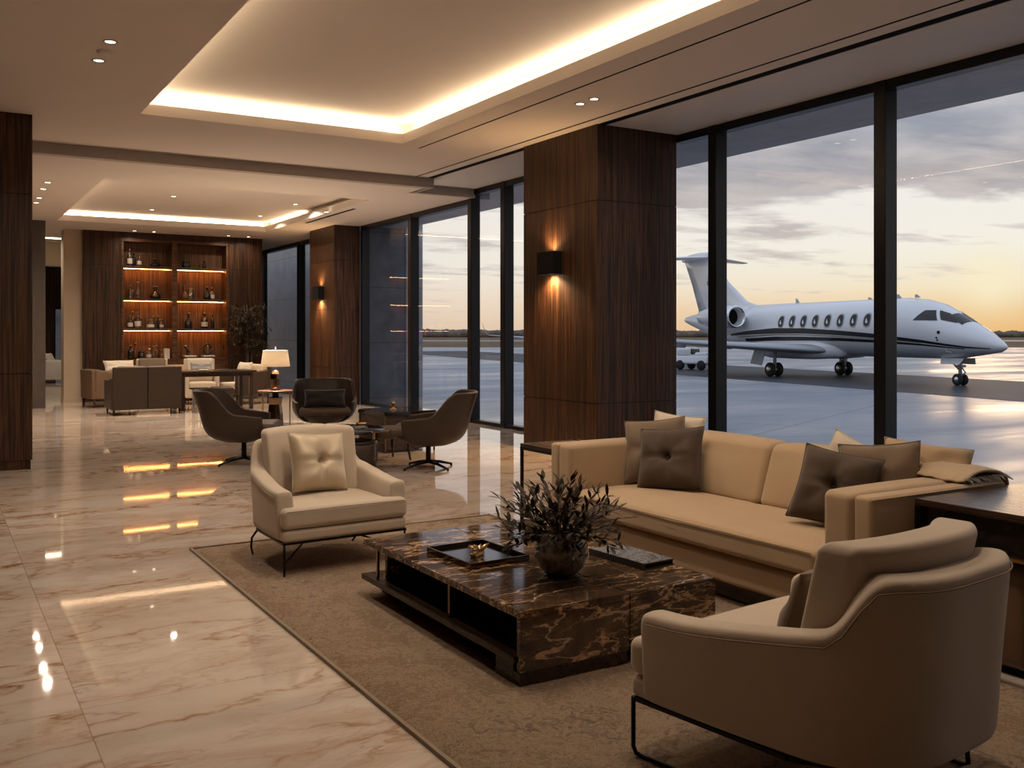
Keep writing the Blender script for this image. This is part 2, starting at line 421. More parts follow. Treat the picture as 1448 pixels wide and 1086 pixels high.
# ------------------------------------------------------------------ room shell
ZF, ZB = 3.80, 3.66      # ceiling heights front / back
XW = 7.6                 # window plane
XL, Y0, YE = -2.6, -3.0, 34.0
YS = 13.0                # ceiling step
struct('floor', MB().box(XL-.2, XW+.12, Y0-.2, YE+.2, -.12, 0), 'floor', 'polished cream marble floor with brown veins')
# front ceiling with coffer opening X 1.92..5.0, Y 1.0..10.8
CX0, CX1, CY0, CY1 = 1.92, 5.0, 1.2, 10.8
b = MB(); T = .12
slots = [(5.28, 5.32)]
def ceil_band(mb, x0, x1, y0, y1, z, t=.12): mb.box(x0, x1, y0, y1, z, z+t)
ceil_band(b, XL, CX0, Y0, YS, ZF); ceil_band(b, CX1, 5.285, Y0, YS, ZF); ceil_band(b, CX0, CX1, Y0, CY0, ZF); ceil_band(b, CX0, CX1, CY1, YS, ZF)
ceil_band(b, 5.285, 5.315, 11.0, YS, ZF); ceil_band(b, 5.315, 6.20, Y0, YS, ZF); ceil_band(b, 6.235, 6.40, Y0, YS, ZF)
struct('ceiling', b, 'ceil', 'main ceiling over the seating')
b = MB()
b.box(5.285, 5.315, Y0, 11.0, ZF+.003, ZF+.12); b.box(6.20, 6.235, Y0, YS, ZF+.003, ZF+.12); b.box(6.40, 6.52, Y0, YS, ZF+.006, ZF+.12)
struct('trim_1', b, 'slot', 'black linear slots in the main ceiling')
struct('trim_2', MB().box(6.52, XW-.03, Y0, 13.6, ZF, ZF+.12), 'soffit', 'pale soffit strip above the windows')
# coffer recess: lip, cove shelf, wall, upper ceiling
def coffer(x0, x1, y0, y1, z, sides, lead, tag_, upper=.27, gap=.15, strips='nesw', ey=None):
    g = MB()
    zl = z+T; zu = z+upper
    X0, X1, Y0_, Y1 = x0-gap, x1+gap, y0-gap, y1+gap
    g.box(X0-.05, X1+.05, Y0_-.05, Y1+.05, zu, zu+.08)
    g.box(X0-.05, X0, Y0_-.05, Y1+.05, zl, zu); g.box(X1, X1+.05, Y0_-.05, Y1+.05, zl, zu)
    g.box(X0, X1, Y0_-.05, Y0_, zl, zu); g.box(X0, X1, Y1, Y1+.05, zl, zu)
    o = struct('ceiling_'+tag_, g, 'ceil', 'raised centre of the %s ceiling coffer' % tag_, 'ceiling')
    e = .075; w = .03
    def strip(a, bb, c, d): return MB().box(a, bb, c, d, zl+.001, zl+.016)
    out = []
    if 'w' in strips: out.append(('left', strip(x0-e-w, x0-e, y0, y1)))
    if 'e' in strips: out.append(('right', strip(x1+e, x1+e+w, ey or y0, y1)))
    if 'n' in strips: out.append(('far', strip(x0, x1, y1+e, y1+e+w)))
    if 's' in strips: out.append(('near', strip(x0, x1, y0-e-w, y0-e)))
    for nm, mb in out:
        tag(mb.build('cove_light_strip', lead), 'warm light strip hidden along the %s edge of the %s ceiling coffer' % (nm, tag_), 'light strip', 'cove light strips')
coffer(CX0, CX1, CY0, CY1, ZF, None, 'led', 'front')
# step down to the back ceiling
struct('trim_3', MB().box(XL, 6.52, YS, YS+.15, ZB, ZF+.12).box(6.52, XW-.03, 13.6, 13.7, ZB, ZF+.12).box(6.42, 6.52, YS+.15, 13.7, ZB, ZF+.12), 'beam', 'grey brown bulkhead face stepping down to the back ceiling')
BX0, BX1, BY0, BY1 = 2.12, 6.22, 14.75, 20.5
b = MB()
ceil_band(b, XL, BX0, YS+.15, YE, ZB); ceil_band(b, BX1, 6.38, YS+.15, YE, ZB); ceil_band(b, BX0, BX1, YS+.15, BY0, ZB); ceil_band(b, BX0, BX1, BY1, YE, ZB)
ceil_band(b, 6.38, 6.46, YS+.15, 15.9, ZB); ceil_band(b, 6.38, 6.46, 18.5, YE, ZB); ceil_band(b, 6.46, XW, 13.7, YE, ZB)
struct('ceiling_rear', b, 'ceil', 'lower ceiling over the rear lounge', 'ceiling')
struct('trim_4', MB().box(6.38, 6.46, 15.9, 18.5, ZB+.004, ZB+.12), 'slot', 'black slot in the rear ceiling')
coffer(BX0, BX1, BY0, BY1, ZB, None, 'led_back', 'back', .21, .13, 'nwe', BY1-2.3)
# walls never seen directly but closing the room
struct('wall_left', MB().box(XL-.2, XL, Y0-.2, YE+.2, 0, ZF+.3), 'wood', 'dark walnut wall on the left')
struct('wall_behind', MB().box(XL, XW+.1, Y0-.2, Y0, 0, ZF+.3), 'wood', 'dark walnut wall behind the viewer')
struct('wall_far', MB().box(XL, 3.42, YE, YE+.2, 0, ZB).box(4.25, XW+.1, YE, YE+.2, 0, ZB).box(3.42, 4.25, YE, YE+.2, 2.3, ZB), 'wood', 'dark walnut wall at the far end')
t = MB().box(3.42, 3.46, YE-.02, YE+.1, 0, 2.3).box(4.2, 4.25, YE-.02, YE+.1, 0, 2.3).box(3.46, 4.2, YE-.02, YE+.1, 2.24, 2.3)
wn = struct('window_9', t, 'frame', 'tall narrow window in the far wall'); MB().box(3.46, 4.2, YE+.03, YE+.045, 0, 2.24).build('pane', 'glass', wn)
struct('wall_header', MB().box(-2.6, 4.5, 25.6, 26.0, 3.10, ZB), 'beige_stone', 'beige stone header over the far opening')
# left pillar
def panel_seams(mb, faces): pass
b = MB().box(-1.4, .94, 11.45, 12.3, .10, 1.02).box(-1.4, .94, 11.45, 12.3, 1.028, 2.94).box(-1.4, .94, 11.45, 12.3, 2.948, ZF).box(-1.38, .925, 11.465, 12.28, 0, ZF)
struct('wall_pillar_left', b, 'wood', 'dark walnut pillar at the left edge', 'pillar')
struct('wall_pillar_dark', MB().box(1.55, 1.93, 20.7, 21.1, 0, ZB), 'dark_panel', 'narrow dark bronze pillar behind the walnut pillar', 'pillar')
# shelf wall block
SY = 22.1
bx0, bx1 = 2.78, 6.62
b = MB()
for (z0, z1) in ((0, .862), (.868, 1.562), (1.568, 2.926), (2.934, ZB)):
    b.box(bx0, 3.54, SY, SY+.6, z0, z1); b.box(5.84, bx1, SY, SY+.6, z0, z1)
b.box(3.54, 5.84, SY, SY+.6, 3.53, ZB); b.box(3.54, 5.84, SY+.40, SY+.6, 0, 3.53); b.box(bx0+.01, 3.53, SY+.01, SY+.58, 0, ZB); b.box(5.85, bx1-.01, SY+.01, SY+.58, 0, ZB)
struct('wall_back', b, 'wood', 'dark walnut back wall around the lit shelves')
struct('wall_stone', MB().box(2.42, bx0, SY+.12, SY+.6, 0, ZB).box(2.412, bx0, SY+.108, SY+.61, 0, .12), 'beige_stone', 'beige stone wall end left of the lit shelves')
struct('wall_recess', MB().box(bx1, XW, 25.2, 25.4, 0, ZB).box(bx1-.05, bx1, SY+.6, 25.4, 0, ZB), 'dark_panel', 'dark recess wall right of the shelves')
# columns
def column(name, x0, x1, y0, y1, ztop, lab, zs):
    b = MB(); e = .004
    zz = [.0] + list(zs) + [ztop]
    for i in range(len(zz)-1): b.box(x0, x1, y0, y1, zz[i]+(e if i else 0), zz[i+1]-(e if i < len(zz)-2 else 0))
    b.box(x0+.012, x1, y0+.012, y1-.012, 0, ztop-.01)
    return struct(name, b, 'wood', lab, 'column')
column('wall_column_near', 6.38, XW-.06, 8.66, 10.21, ZF, 'large dark walnut column between the windows', (.665, 2.95))
column('wall_column_far', 7.0, XW-.05, 18.45, 19.9, ZB, 'smaller dark walnut column beside the rear lounge', (.76, 1.95, 2.95))

# ------------------------------------------------------------------ window wall
def mullion(mb, y, w=.13, zt=ZF, d=.17): mb.chamf(XW-.06, XW-.06+d, y-w/2, y+w/2, .0, zt, r=.006)
segs = [(-3.0, 1.36, ZF), (1.36, 3.6, ZF), (3.6, 5.83, ZF), (5.83, 8.06, ZF), (8.06, 8.72, ZF), (10.15, 12.69, ZF), (12.69, 13.75, ZF), (13.75, 16.04, ZB), (16.04, 18.33, ZB), (19.85, 22.3, ZB), (22.3, 25.3, ZB)]
names = {}
for i, (ya, yb, zt) in enumerate(segs):
    f = MB()
    f.chamf(XW-.05, XW+.09, ya, yb, zt-.09, zt, r=.006); f.chamf(XW-.05, XW+.09, ya, yb, 0, .055, r=.006)
    first = i in (0, 5, 9)
    if i != 4: mullion(f, yb, .13 if i not in (10, 8) else .08, zt)
    if first: mullion(f, ya+.03, .06, zt)
    o = struct('window_%d' % (i+10), f, 'frame', 'floor to ceiling black framed window bay', 'window')
    MB().box(XW+.012, XW+.026, ya, yb, .05, zt-.08).build('pane', 'glass', o)
struct('trim_5', MB().box(XW-.05, XW+.4, Y0, 25.4, ZF, ZF+.5).box(XW-.05, XW+.3, 13.7, 25.4, ZB, ZF), 'canopy', 'fascia over the window heads')
# outside canopy, wing walls
struct('ceiling_canopy', MB().box(XW+.1, 9.3, Y0-6, 20.1, 3.86, 4.15), 'canopy', 'grey panelled canopy outside the windows', 'canopy')
struct('wall_wing', MB().box(XW+.12, 9.35, 20.1, 20.5, -.3, 4.2), 'stone', 'dark stone clad wall outside the glass')
struct('wall_garden', MB().box(1.5, 6.5, 38, 38.3, -.3, 3.2), 'stone', 'dark stone wall added outside the far window to dim the sky in it')  # wall added to block the bright sky in the far window
struct('wall_wing_edge', MB().box(9.35, 9.78, 20.08, 20.5, -.3, 4.2).box(9.3, 9.78, 20.5, 48, -.3, 4.2), 'stone_pale', 'pale edge of the stone wall outside')

# ------------------------------------------------------------------ exterior ground
ZT = -.30
struct('ground_apron', MB().box(XW+.12, 130, -60, 230, ZT-.2, ZT), 'apron', 'wet concrete apron', 'apron')
struct('ground_curb', MB().box(XW+.12, XW+.5, Y0-3, 20.1, ZT, -.06), 'canopy', 'concrete curb along the glass', 'curb')
# airfield bands laid across the view direction of the taxiways (31 degrees off the building line)
FA = R(-31.3)
def band(name, d0, d1, w, z0, z1, mat, lab, cat):
    m = Matrix.Rotation(FA, 4, 'Z'); return struct(name, MB().box(-w, w, d0, d1, z0, z1, mat=m), mat, lab, cat)
band('ground_grass_near', 124, 215, 500, ZT-.3, ZT+.02, 'grass', 'strip of dry grass beyond the apron', 'grass')
band('ground_runway', 215, 262, 700, ZT-.3, ZT+.03, 'strip', 'pale runway beyond the grass', 'runway')
band('ground_grass_far', 262, 900, 1200, ZT-.3, ZT+.02, 'grass', 'field beyond the runway', 'grass')
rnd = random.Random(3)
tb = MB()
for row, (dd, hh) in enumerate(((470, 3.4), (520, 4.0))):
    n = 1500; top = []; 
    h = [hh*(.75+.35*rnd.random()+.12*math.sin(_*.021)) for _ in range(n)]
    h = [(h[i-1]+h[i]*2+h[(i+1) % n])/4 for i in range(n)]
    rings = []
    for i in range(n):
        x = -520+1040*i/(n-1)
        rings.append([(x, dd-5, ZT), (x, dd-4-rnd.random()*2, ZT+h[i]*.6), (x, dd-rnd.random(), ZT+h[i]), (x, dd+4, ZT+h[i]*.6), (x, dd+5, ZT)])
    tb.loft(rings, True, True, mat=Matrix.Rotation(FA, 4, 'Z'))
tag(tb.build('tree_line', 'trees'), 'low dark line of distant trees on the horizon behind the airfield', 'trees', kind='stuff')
HD = R(-100.74); JX, JY = 31.27, 27.57
mj = Matrix.Translation((JX, JY, 0)) @ Matrix.Rotation(HD, 4, 'Z')
struct('ground_taxiway', MB().box(-60, 45, -4.6, 4.2, ZT-.1, ZT+.006, mat=mj), 'asphalt', 'dark wet asphalt taxi strip under the jet', 'taxiway')

# ------------------------------------------------------------------ business jet
SEC = [(9.80,1.32,.03,.03),(9.72,1.325,.115,.10),(9.55,1.345,.23,.20),(9.13,1.44,.43,.36),(8.65,1.53,.60,.52),(8.15,1.62,.745,.685),(7.7,1.72,.845,.815),(7.2,1.83,.925,.945),(6.5,1.92,1.0,1.04),(5.6,1.965,1.05,1.085),(4.5,1.97,1.06,1.09),(2,1.97,1.06,1.09),(0,1.97,1.06,1.09),(-2,1.99,1.05,1.07),(-3.5,2.04,.99,1.01),(-5,2.12,.87,.89),(-6.5,2.22,.69,.71),(-8,2.33,.47,.50),(-9.2,2.41,.25,.28),(-9.8,2.45,.13,.15),(-10,2.46,.05,.06)]
def sec(x):
    for i in range(len(SEC)-1):
        a, b = SEC[i], SEC[i+1]
        if a[0] >= x >= b[0]:
            t = (a[0]-x)/(a[0]-b[0])
            if a[0] < 9: t = t
            return tuple(a[k]+(b[k]-a[k])*t for k in range(1, 4))
    return SEC[-1][1:]
def fpt(x, z, side, off=.006):   # point on the fuselage skin at height z
    zc, ry, rz = sec(x); q = max(-1, min(1, (z-zc)/rz)); y = ry*math.sqrt(max(0, 1-q*q))
    n = Vector((0, side*y/ry**2, (z-zc)/rz**2)).normalized()
    return Vector((x, side*y, z)) + n*off
def patch(mb, quad, side, nx=6, nz=4, off=.008, mi=0):    # quad: (x,z) corners a,b,c,d bilinear on the skin
    a, b_, c, d = [Vector(q) for q in quad]; v = []; f = []
    for i in range(nx+1):
        for j in range(nz+1):
            u, w = i/nx, j/nz; p = (a*(1-u)+b_*u)*(1-w)+(d*(1-u)+c*u)*w
            v.append(fpt(p.x, p.y, side, off))
    for i in range(nx):
        for j in range(nz): f.append((i*(nz+1)+j, (i+1)*(nz+1)+j, (i+1)*(nz+1)+j+1, i*(nz+1)+j+1))
    mb.add(v, f, True, mi); return mb
def airfoil(ch, th, n=9):
    pts = []
    for i in range(n+1):
        t = i/n; x = t*t; y = th*(1.48*math.sqrt(x)-.63*x-1.758*x*x+1.4215*x**3-.5075*x**4); pts.append((x*ch, y*ch))
    return pts + [(x, -y*.55) for x, y in reversed(pts[1:-1])]
def make_jet():
    J = thing('business_jet', 'white business jet with black side stripes parked on the wet apron', 'airplane', (JX, JY, ZT), HD)
    fb = MB(); rings = []
    for (x, zc, ry, rz) in SEC: rings.append([(x, ry*math.cos(2*PI*k/32), zc+rz*math.sin(2*PI*k/32)) for k in range(32)])
    fb.loft(rings); fu = fb.build('fuselage', 'white_paint', J)
    fb = MB()
    fb.rbox(-3.2, 2.9, -1.18, 1.18, .72, 1.45, .36, 5, 4, fn=lambda p, u: (p.x, p.y*(1-.55*u[0]**4), p.z+.18*u[0]**4)); fb.build('belly_fairing', 'white_paint', J)
    # stripes
    for (nm, mat, pts) in (('stripe', 'black_paint', [(-4.6,1.66,1.74),(-3,1.72,1.88),(-1,1.76,1.99),(1,1.76,1.97),(3,1.70,1.88),(5,1.60,1.75),(7,1.45,1.55),(8.6,1.285,1.34),(9.4,1.255,1.28)]),
                           ('stripe', 'black_paint', [(-3.4,1.42,1.54),(-1,1.46,1.63),(1,1.48,1.63),(3,1.48,1.60),(5,1.43,1.53),(7,1.35,1.41),(8.6,1.24,1.27)]),
                           ('stripe', 'gold_paint', [(-3.9,1.60,1.63),(-1,1.69,1.735),(1,1.69,1.725),(3,1.635,1.66),(5,1.56,1.58),(7,1.43,1.44)])):
        for sd in (-1, 1):
            mb = MB()
            for (p, q) in zip(pts, pts[1:]): patch(mb, ((p[0],p[1]),(q[0],q[1]),(q[0],q[2]),(p[0],p[2])), sd, 6, 2, .007)
            mb.build(nm, mat, J)
    # cabin windows
    for sd in (-1, 1):
        for k in range(9):
            x0 = -.58+.735*k; z0 = 2.25
            if k == 8: continue
            mb = MB(); rim = MB()
            for (m_, ra, rb, of, tgt) in ((0, .0, 1.0, .012, mb), (0, 1.0, 1.22, .009, rim)):
                v = []; f = []; n = 20
                for i in range(n):
                    a = 2*PI*i/n
                    for rr in ((ra, rb) if ra else (rb,)):
                        v.append(fpt(x0+.165*rr*abs(math.cos(a))**.8*math.copysign(1, math.cos(a)), z0+.225*rr*abs(math.sin(a))**.8*math.copysign(1, math.sin(a)), sd, of))
                if ra: f = [(2*i, 2*((i+1) % n), 2*((i+1) % n)+1, 2*i+1) for i in range(n)]
                else: f = [tuple(range(n))]
                tgt.add(v, f, True)
            w = mb.build('cabin_window', 'jet_glass', J); rim.build('window_rim', 'grey_paint', w)
    # cockpit glazing
    for sd in (-1, 1):
        for quad in (((6.72,2.22),(7.62,2.20),(7.36,2.55),(7.02,2.56)), ((7.72,2.22),(8.26,2.10),(7.80,2.43),(7.45,2.55))):
            q = patch(MB(), quad, sd, 6, 5, .012).build('cockpit_window', 'jet_glass', J)
    v = []; f = []                      # front windscreen panes
    for sd in (-1, 1):
        v = []; f = []
        for i in range(5):
            for j in range(5):
                u, w = i/4, j/4; x = 8.40-.56*w+.05*(1-u); yy = sd*(.03+(.40+.02*w)*u)
                zc, ry, rz = sec(x); z = zc+rz*math.sqrt(max(0, 1-(yy/ry)**2))+.012
                v.append((x, yy, z))
        for i in range(4):
            for j in range(4): f.append((i*5+j, (i+1)*5+j, (i+1)*5+j+1, i*5+j+1))
        MB().add(v, f, True).build('windscreen', 'jet_glass', J)
    # wings
    for sd in (-1, 1):
        rings = []
        for (w, xle, ch, th, z) in ((.7,2.3,3.9,.15,1.06),(1.3,1.75,3.3,.15,1.10),(4.6,-.35,2.0,.15,1.33),(8.2,-2.25,1.05,.12,1.60)):
            rings.append([(xle-px, sd*w, z+pz) for px, pz in airfoil(ch, th)])
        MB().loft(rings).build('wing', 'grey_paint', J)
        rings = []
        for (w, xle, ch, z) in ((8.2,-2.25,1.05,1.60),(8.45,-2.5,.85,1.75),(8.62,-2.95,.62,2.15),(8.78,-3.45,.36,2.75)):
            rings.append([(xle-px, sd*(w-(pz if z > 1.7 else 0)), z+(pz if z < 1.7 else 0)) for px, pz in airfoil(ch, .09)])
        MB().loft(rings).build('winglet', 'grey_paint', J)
        for (w, xx) in ((3.2, -1.2), (5.0, -1.9)): MB().rbox(xx-1.0, xx+.3, sd*w-.08, sd*w+.08, 1.02+.03*w, 1.22+.03*w, .08, 3).build('flap_fairing', 'grey_paint', J)
        # engine
        E = MB(); Y = sd*1.62; Z = 2.50
        mE = Matrix.Translation((0, Y, Z)) @ Matrix.Rotation(PI/2, 4, 'Y')   # z -> x
        E.lathe([(.40,-2.96),(.455,-2.92),(.49,-3.0),(.50,-3.4),(.48,-4.3),(.40,-5.2),(.32,-5.7),(.29,-5.7),(.30,-5.2),(.36,-3.4),(.40,-2.96)], seg=32, mat=mE)
        n = E.build('engine', 'white_paint', J)
        MB().lathe([(.37,-2.99),(.405,-2.93),(.445,-2.90),(.478,-2.94),(.497,-3.05),(.503,-3.05)], seg=32, mat=mE, cap=False).build('inlet_lip', 'chrome', n)
        MB().lathe([(.0,-3.22),(.05,-3.27),(.10,-3.38)], seg=16, mat=mE).lathe([(.10,-3.4),(.405,-3.4)], seg=32, mat=mE, cap=False).build('fan', 'dark', n)
        MB().rbox(-5.0, -3.2, min(sd*.6, sd*1.25), max(sd*.6, sd*1.25), 2.42, 2.56, .06, 3).build('pylon', 'white_paint', n)
    # fin and tailplane
    fin = MB(); rings = []
    for (z, xle, ch, th) in ((2.6,-2.6,6.05,.045),(2.95,-3.3,5.4,.055),(3.25,-4.5,4.35,.075),(4.2,-6.0,3.3,.09),(5.05,-7.0,2.8,.09),(5.42,-7.4,2.65,.085)):
        pts = airfoil(ch, th); rings.append([(xle-px, pz if k <= 9 else pz/.55, z) for k, (px, pz) in enumerate(pts)])
    fin.loft(rings).build('tail_fin', 'white_paint', J)
    rings = []
    for (w, xle, ch, z) in ((-3.35,-9.35,.85,5.42),(0,-7.45,2.3,5.50),(3.35,-9.35,.85,5.42)):
        rings.append([(xle-px, w, z+pz) for px, pz in airfoil(ch, .10)])
    MB().loft(rings).build('tailplane', 'white_paint', J)
    MB().rbox(-10.3, -6.8, -.20, .20, 5.32, 5.80, .2, 5, 4, fn=lambda p, u: (p.x, p.y*(1-.7*u[0]**2), 5.5+(p.z-5.5)*(1-.6*u[0]**2))).build('tail_fairing', 'white_paint', J)
    fm = MB()
    fm.tube([(-7.56+.10*math.cos(2*PI*i/18), -.140, 4.22+.12*math.sin(2*PI*i/18)) for i in range(19)], .014, 6).bar((-7.66,-.137,4.42), (-7.46,-.140,4.42), .03, .03).bar((-7.66,-.136,4.52), (-7.46,-.139,4.52), .03, .03)
    fm.build('registration_mark', 'black_paint', J)
    for (x, z, r_) in ((-6.36,3.85,.045),(-6.32,3.70,.03),(-6.36,3.60,.035)):
        MB().lathe([(0,-.02),(r_,-.02),(r_,.02),(0,.02)], seg=14, mat=Matrix.Translation((x, -.155, z)) @ Matrix.Rotation(PI/2, 4, 'X')).build('registration_dot', 'black_paint', J)
    for (x, z, r_) in ((7.77,1.80,.055),(7.70,1.62,.03),(7.72,1.54,.028)):
        p = fpt(x, z, -1, .004); MB().lathe([(0,-.012),(r_,-.012),(r_,.012),(0,.012)], seg=14, mat=Matrix.Translation(p) @ Matrix.Rotation(PI/2, 4, 'X')).build('sensor', 'dark', J)
    MB().tube([fpt(7.95,1.28,-1,.0), fpt(8.0,1.22,-1,.10), fpt(8.2,1.20,-1,.12)], .018, 6).build('pitot_probe', 'grey_paint', J)
    # landing gear
    for sd in (-1, 1):
        g = MB(); w = sd*1.75
        g.tube([(0,w,1.2),(0,w,.32)], .07).tube([(-.5,w*.8,1.1),(0,w,.5)], .035).tube([(-.05,w-.22,.29),(-.05,w+.22,.29)], .05)
        L = g.build('main_gear', 'grey_paint', J)
        for q in (-.19, .19):
            mW = Matrix.Translation((-.05, w+q, .29)) @ Matrix.Rotation(PI/2, 4, 'X')
            W = MB().lathe([(.15,-.09),(.25,-.09),(.285,-.05),(.29,0),(.285,.05),(.25,.09),(.15,.09)], seg=28, cap=False, mat=mW).build('wheel', 'tyre', L)
        MB().lathe([(0,-.295),(.13,-.29),(.15,-.27),(.15,.27),(.13,.29),(0,.295)], seg=20, mat=Matrix.Translation((-.05, w, .29)) @ Matrix.Rotation(PI/2, 4, 'X')).build('hub', 'steel', L)
        MB().add([(-.15,w+sd*.30,1.12),(-.75,w+sd*.42,1.12),(-.95,w+sd*.5,.52),(-.35,w+sd*.38,.45),(-.15,w+sd*.34,1.12),(-.75,w+sd*.46,1.12),(-.95,w+sd*.54,.52),(-.35,w+sd*.42,.45)], [(0,1,2,3),(7,6,5,4),(0,4,5,1),(1,5,6,2),(2,6,7,3),(3,7,4,0)]).build('gear_door', 'white_paint', L)
    g = MB().tube([(7.9,0,1.1),(7.9,0,.24)], .06).tube([(7.3,0,1.0),(7.88,0,.5)], .03).tube([(7.9,-.16,.2),(7.9,.16,.2)], .035).rbox(7.82,8.05,-.12,.12,.62,.7,.03).tube([(7.98,0,.6),(8.12,0,.45),(7.95,0,.3)], .025)
    L = g.build('nose_gear', 'grey_paint', J)
    for q in (-.13, .13):
        mW = Matrix.Translation((7.9, q, .2)) @ Matrix.Rotation(PI/2, 4, 'X')
        MB().lathe([(.09,-.055),(.17,-.06),(.195,-.035),(.2,0),(.195,.035),(.17,.06),(.09,.055)], seg=24, mat=mW).build('wheel', 'tyre', L)
    MB().lathe([(0,-.195),(.09,-.19),(.1,-.18),(.1,.18),(.09,.19),(0,.195)], seg=18, mat=Matrix.Translation((7.9, 0, .2)) @ Matrix.Rotation(PI/2, 4, 'X')).build('hub', 'chrome', L)
    for sd in (-1, 1): MB().add([(7.3,sd*.22,.93),(8.3,sd*.22,.93),(8.2,sd*.34,.72),(7.4,sd*.34,.72),(7.3,sd*.25,.93),(8.3,sd*.25,.93),(8.2,sd*.37,.72),(7.4,sd*.37,.72)], [(0,1,2,3),(7,6,5,4),(0,4,5,1),(1,5,6,2),(2,6,7,3),(3,7,4,0)]).build('gear_door', 'white_paint', L)
    for (x, h) in ((5.1,.16),(6.0,.12),(-.8,.2),(3.6,.1)): MB().add([(x+.12,-.012,3.04),(x-.15,-.012,3.04),(x-.15,-.006,3.04+h),(x-.05,-.006,3.04+h),(x+.12,.012,3.04),(x-.15,.012,3.04),(x-.15,.006,3.04+h),(x-.05,.006,3.04+h)], [(0,1,2,3),(7,6,5,4),(0,4,5,1),(1,5,6,2),(2,6,7,3),(3,7,4,0)]).build('antenna', 'grey_paint', J)
    return J
jet = make_jet()
# second aircraft far off, mostly behind the column: only its near winglet shows between the mullions
FD, FR = 86.0, 6.35
dup(jet, (FR*.8545+FD*.5195, -FR*.5195+FD*.8545, ZT), R(-31.3-84), 'far off white jet whose raised winglet shows between the window mullions')

# small service tractor behind the tail
def tug():
    tdx, tdy = 8.95, 46.5
    t = thing('service_tractor', 'small white service vehicle standing on the apron behind the jet tail', 'vehicle', (tdx*.8545+tdy*.5195, -tdx*.5195+tdy*.8545, ZT), R(-75))
    MB().rbox(-.95, .95, -.5, .5, .28, .72, .12, 4, 2, fn=lambda p, u: (p.x, p.y*(1-.12*u[2]), p.z)).rbox(-.9, -.05, -.44, .44, .6, 1.1, .16, 4, 2).rbox(.1, .85, -.4, .4, .55, .86, .12, 4).build('body', 'white_paint', t)
    MB().rbox(-.2, -.02, -.36, .36, .76, 1.02, .04).build('windscreen', 'jet_glass', t)
    for x in (-.6, .6):
        for y in (-.5, .5):
            mW = Matrix.Translation((x, y, .24)) @ Matrix.Rotation(PI/2, 4, 'X')
            MB().lathe([(0,-.075),(.19,-.08),(.23,-.05),(.24,0),(.23,.05),(.19,.08),(0,.075)], seg=20, mat=mW).build('wheel', 'tyre', t)
    return t
tug()
# ------------------------------------------------------------------ rug
rg = thing('area_rug', 'large brown textured wool rug under the seating group', 'rug', (0, 0, 0))
rr = random.Random(5)
v = []; f = []; NX, NY = 46, 120
for i in range(NX+1):
    for j in range(NY+1):
        e = i in (0, NX) or j in (0, NY)
        v.append((1.5+2.3*i/NX, .6+6.0*j/NY, .004 if e else .018+rr.uniform(-.0016, .0016)))
for i in range(NX):
    for j in range(NY): f.append((i*(NY+1)+j, (i+1)*(NY+1)+j, (i+1)*(NY+1)+j+1, i*(NY+1)+j+1))
mb = MB().add(v, f, True); mb.box(1.5, 3.8, .6, 6.6, .001, .005); mb.build('pile', 'rug', rg)
mb = MB().box(1.487, 1.503, .59, 6.61, .001, .016).box(3.797, 3.813, .59, 6.61, .001, .016).box(1.487, 3.813, 6.597, 6.613, .001, .016).box(1.487, 3.813, .587, .603, .001, .016)
mb.build('binding', 'piping', rg)
ZR = .0205

# ------------------------------------------------------------------ pillows
def pillow_mesh(w, h, t, tuft=0, n=22, seed=0):
    rn = random.Random(seed); mb = MB(); ph = rn.uniform(0, 6)
    for sd in (-1, 1):
        v = []; f = []
        for i in range(n+1):
            for j in range(n+1):
                u = -1+2*i/n; q = -1+2*j/n
                k = (max(0, (1-u**4)*(1-q**4)))**.62
                pin = 1-.075*(1-abs(q)**2)*abs(u)**3; pin2 = 1-.075*(1-abs(u)**2)*abs(q)**3
                x = u*w/2*pin; z = q*h/2*pin2
                th = t/2*k
                r = math.hypot(u, q)
                th += .006*t*math.sin(9*u+ph+3*q)*k + .010*math.sin(5*math.atan2(q, u)+ph)*math.exp(-((r-.75)/.3)**2)*k
                if tuft:
                    th -= .55*tuft*t*math.exp(-(r/.13)**2)
                    th -= .26*tuft*t*(math.exp(-(u/.06)**2)+math.exp(-(q/.07)**2))*math.exp(-(r/.75)**2)*k
                    th -= .16*tuft*t*(math.exp(-((u-q)/.09)**2)+math.exp(-((u+q)/.09)**2))*math.exp(-(r/.5)**2)*k
                v.append((x, sd*max(th, .004 if k > 0 else 0), z))
        for i in range(n):
            for j in range(n):
                q4 = (i*(n+1)+j, (i+1)*(n+1)+j, (i+1)*(n+1)+j+1, i*(n+1)+j+1); f.append(q4 if sd < 0 else tuple(reversed(q4)))
        mb.add(v, f, True)
    return mb
def pillow(label, loc, w, h, t, yaw, tilt, mat, tuft=0, roll=0, seed=0, pipe=True, name='throw_pillow', cat='pillow', group=None):
    t_ = thing(name, label, cat, loc, 0, group)
    t_.rotation_euler = (R(-tilt), R(roll), R(yaw))
    pillow_mesh(w, h, t, tuft, seed=seed).build('cover', mat, t_)
    if pipe:
        pts = []; N = 12
        for (a, b) in (((-1,-1),(1,-1)),((1,-1),(1,1)),((1,1),(-1,1)),((-1,1),(-1,-1))):
            for i in range(N):
                s_ = i/N; u = a[0]+(b[0]-a[0])*s_; q = a[1]+(b[1]-a[1])*s_
                pts.append((u*w/2*(1-.075*(1-q*q)*abs(u)**3), 0, q*h/2*(1-.075*(1-u*u)*abs(q)**3)))
        pts.append(pts[0]); MB().tube(pts, .0035, 5).build('seam', mat, t_)
    if tuft:
        MB().lathe([(0,-.004),(.010,-.002),(.012,.002),(.006,.005),(0,.006)], seg=12, mat=Matrix.Translation((0, -(t/2-tuft*t*.86), 0)) @ Matrix.Rotation(PI/2, 4, 'X')).build('button', mat, t_)
    return t_

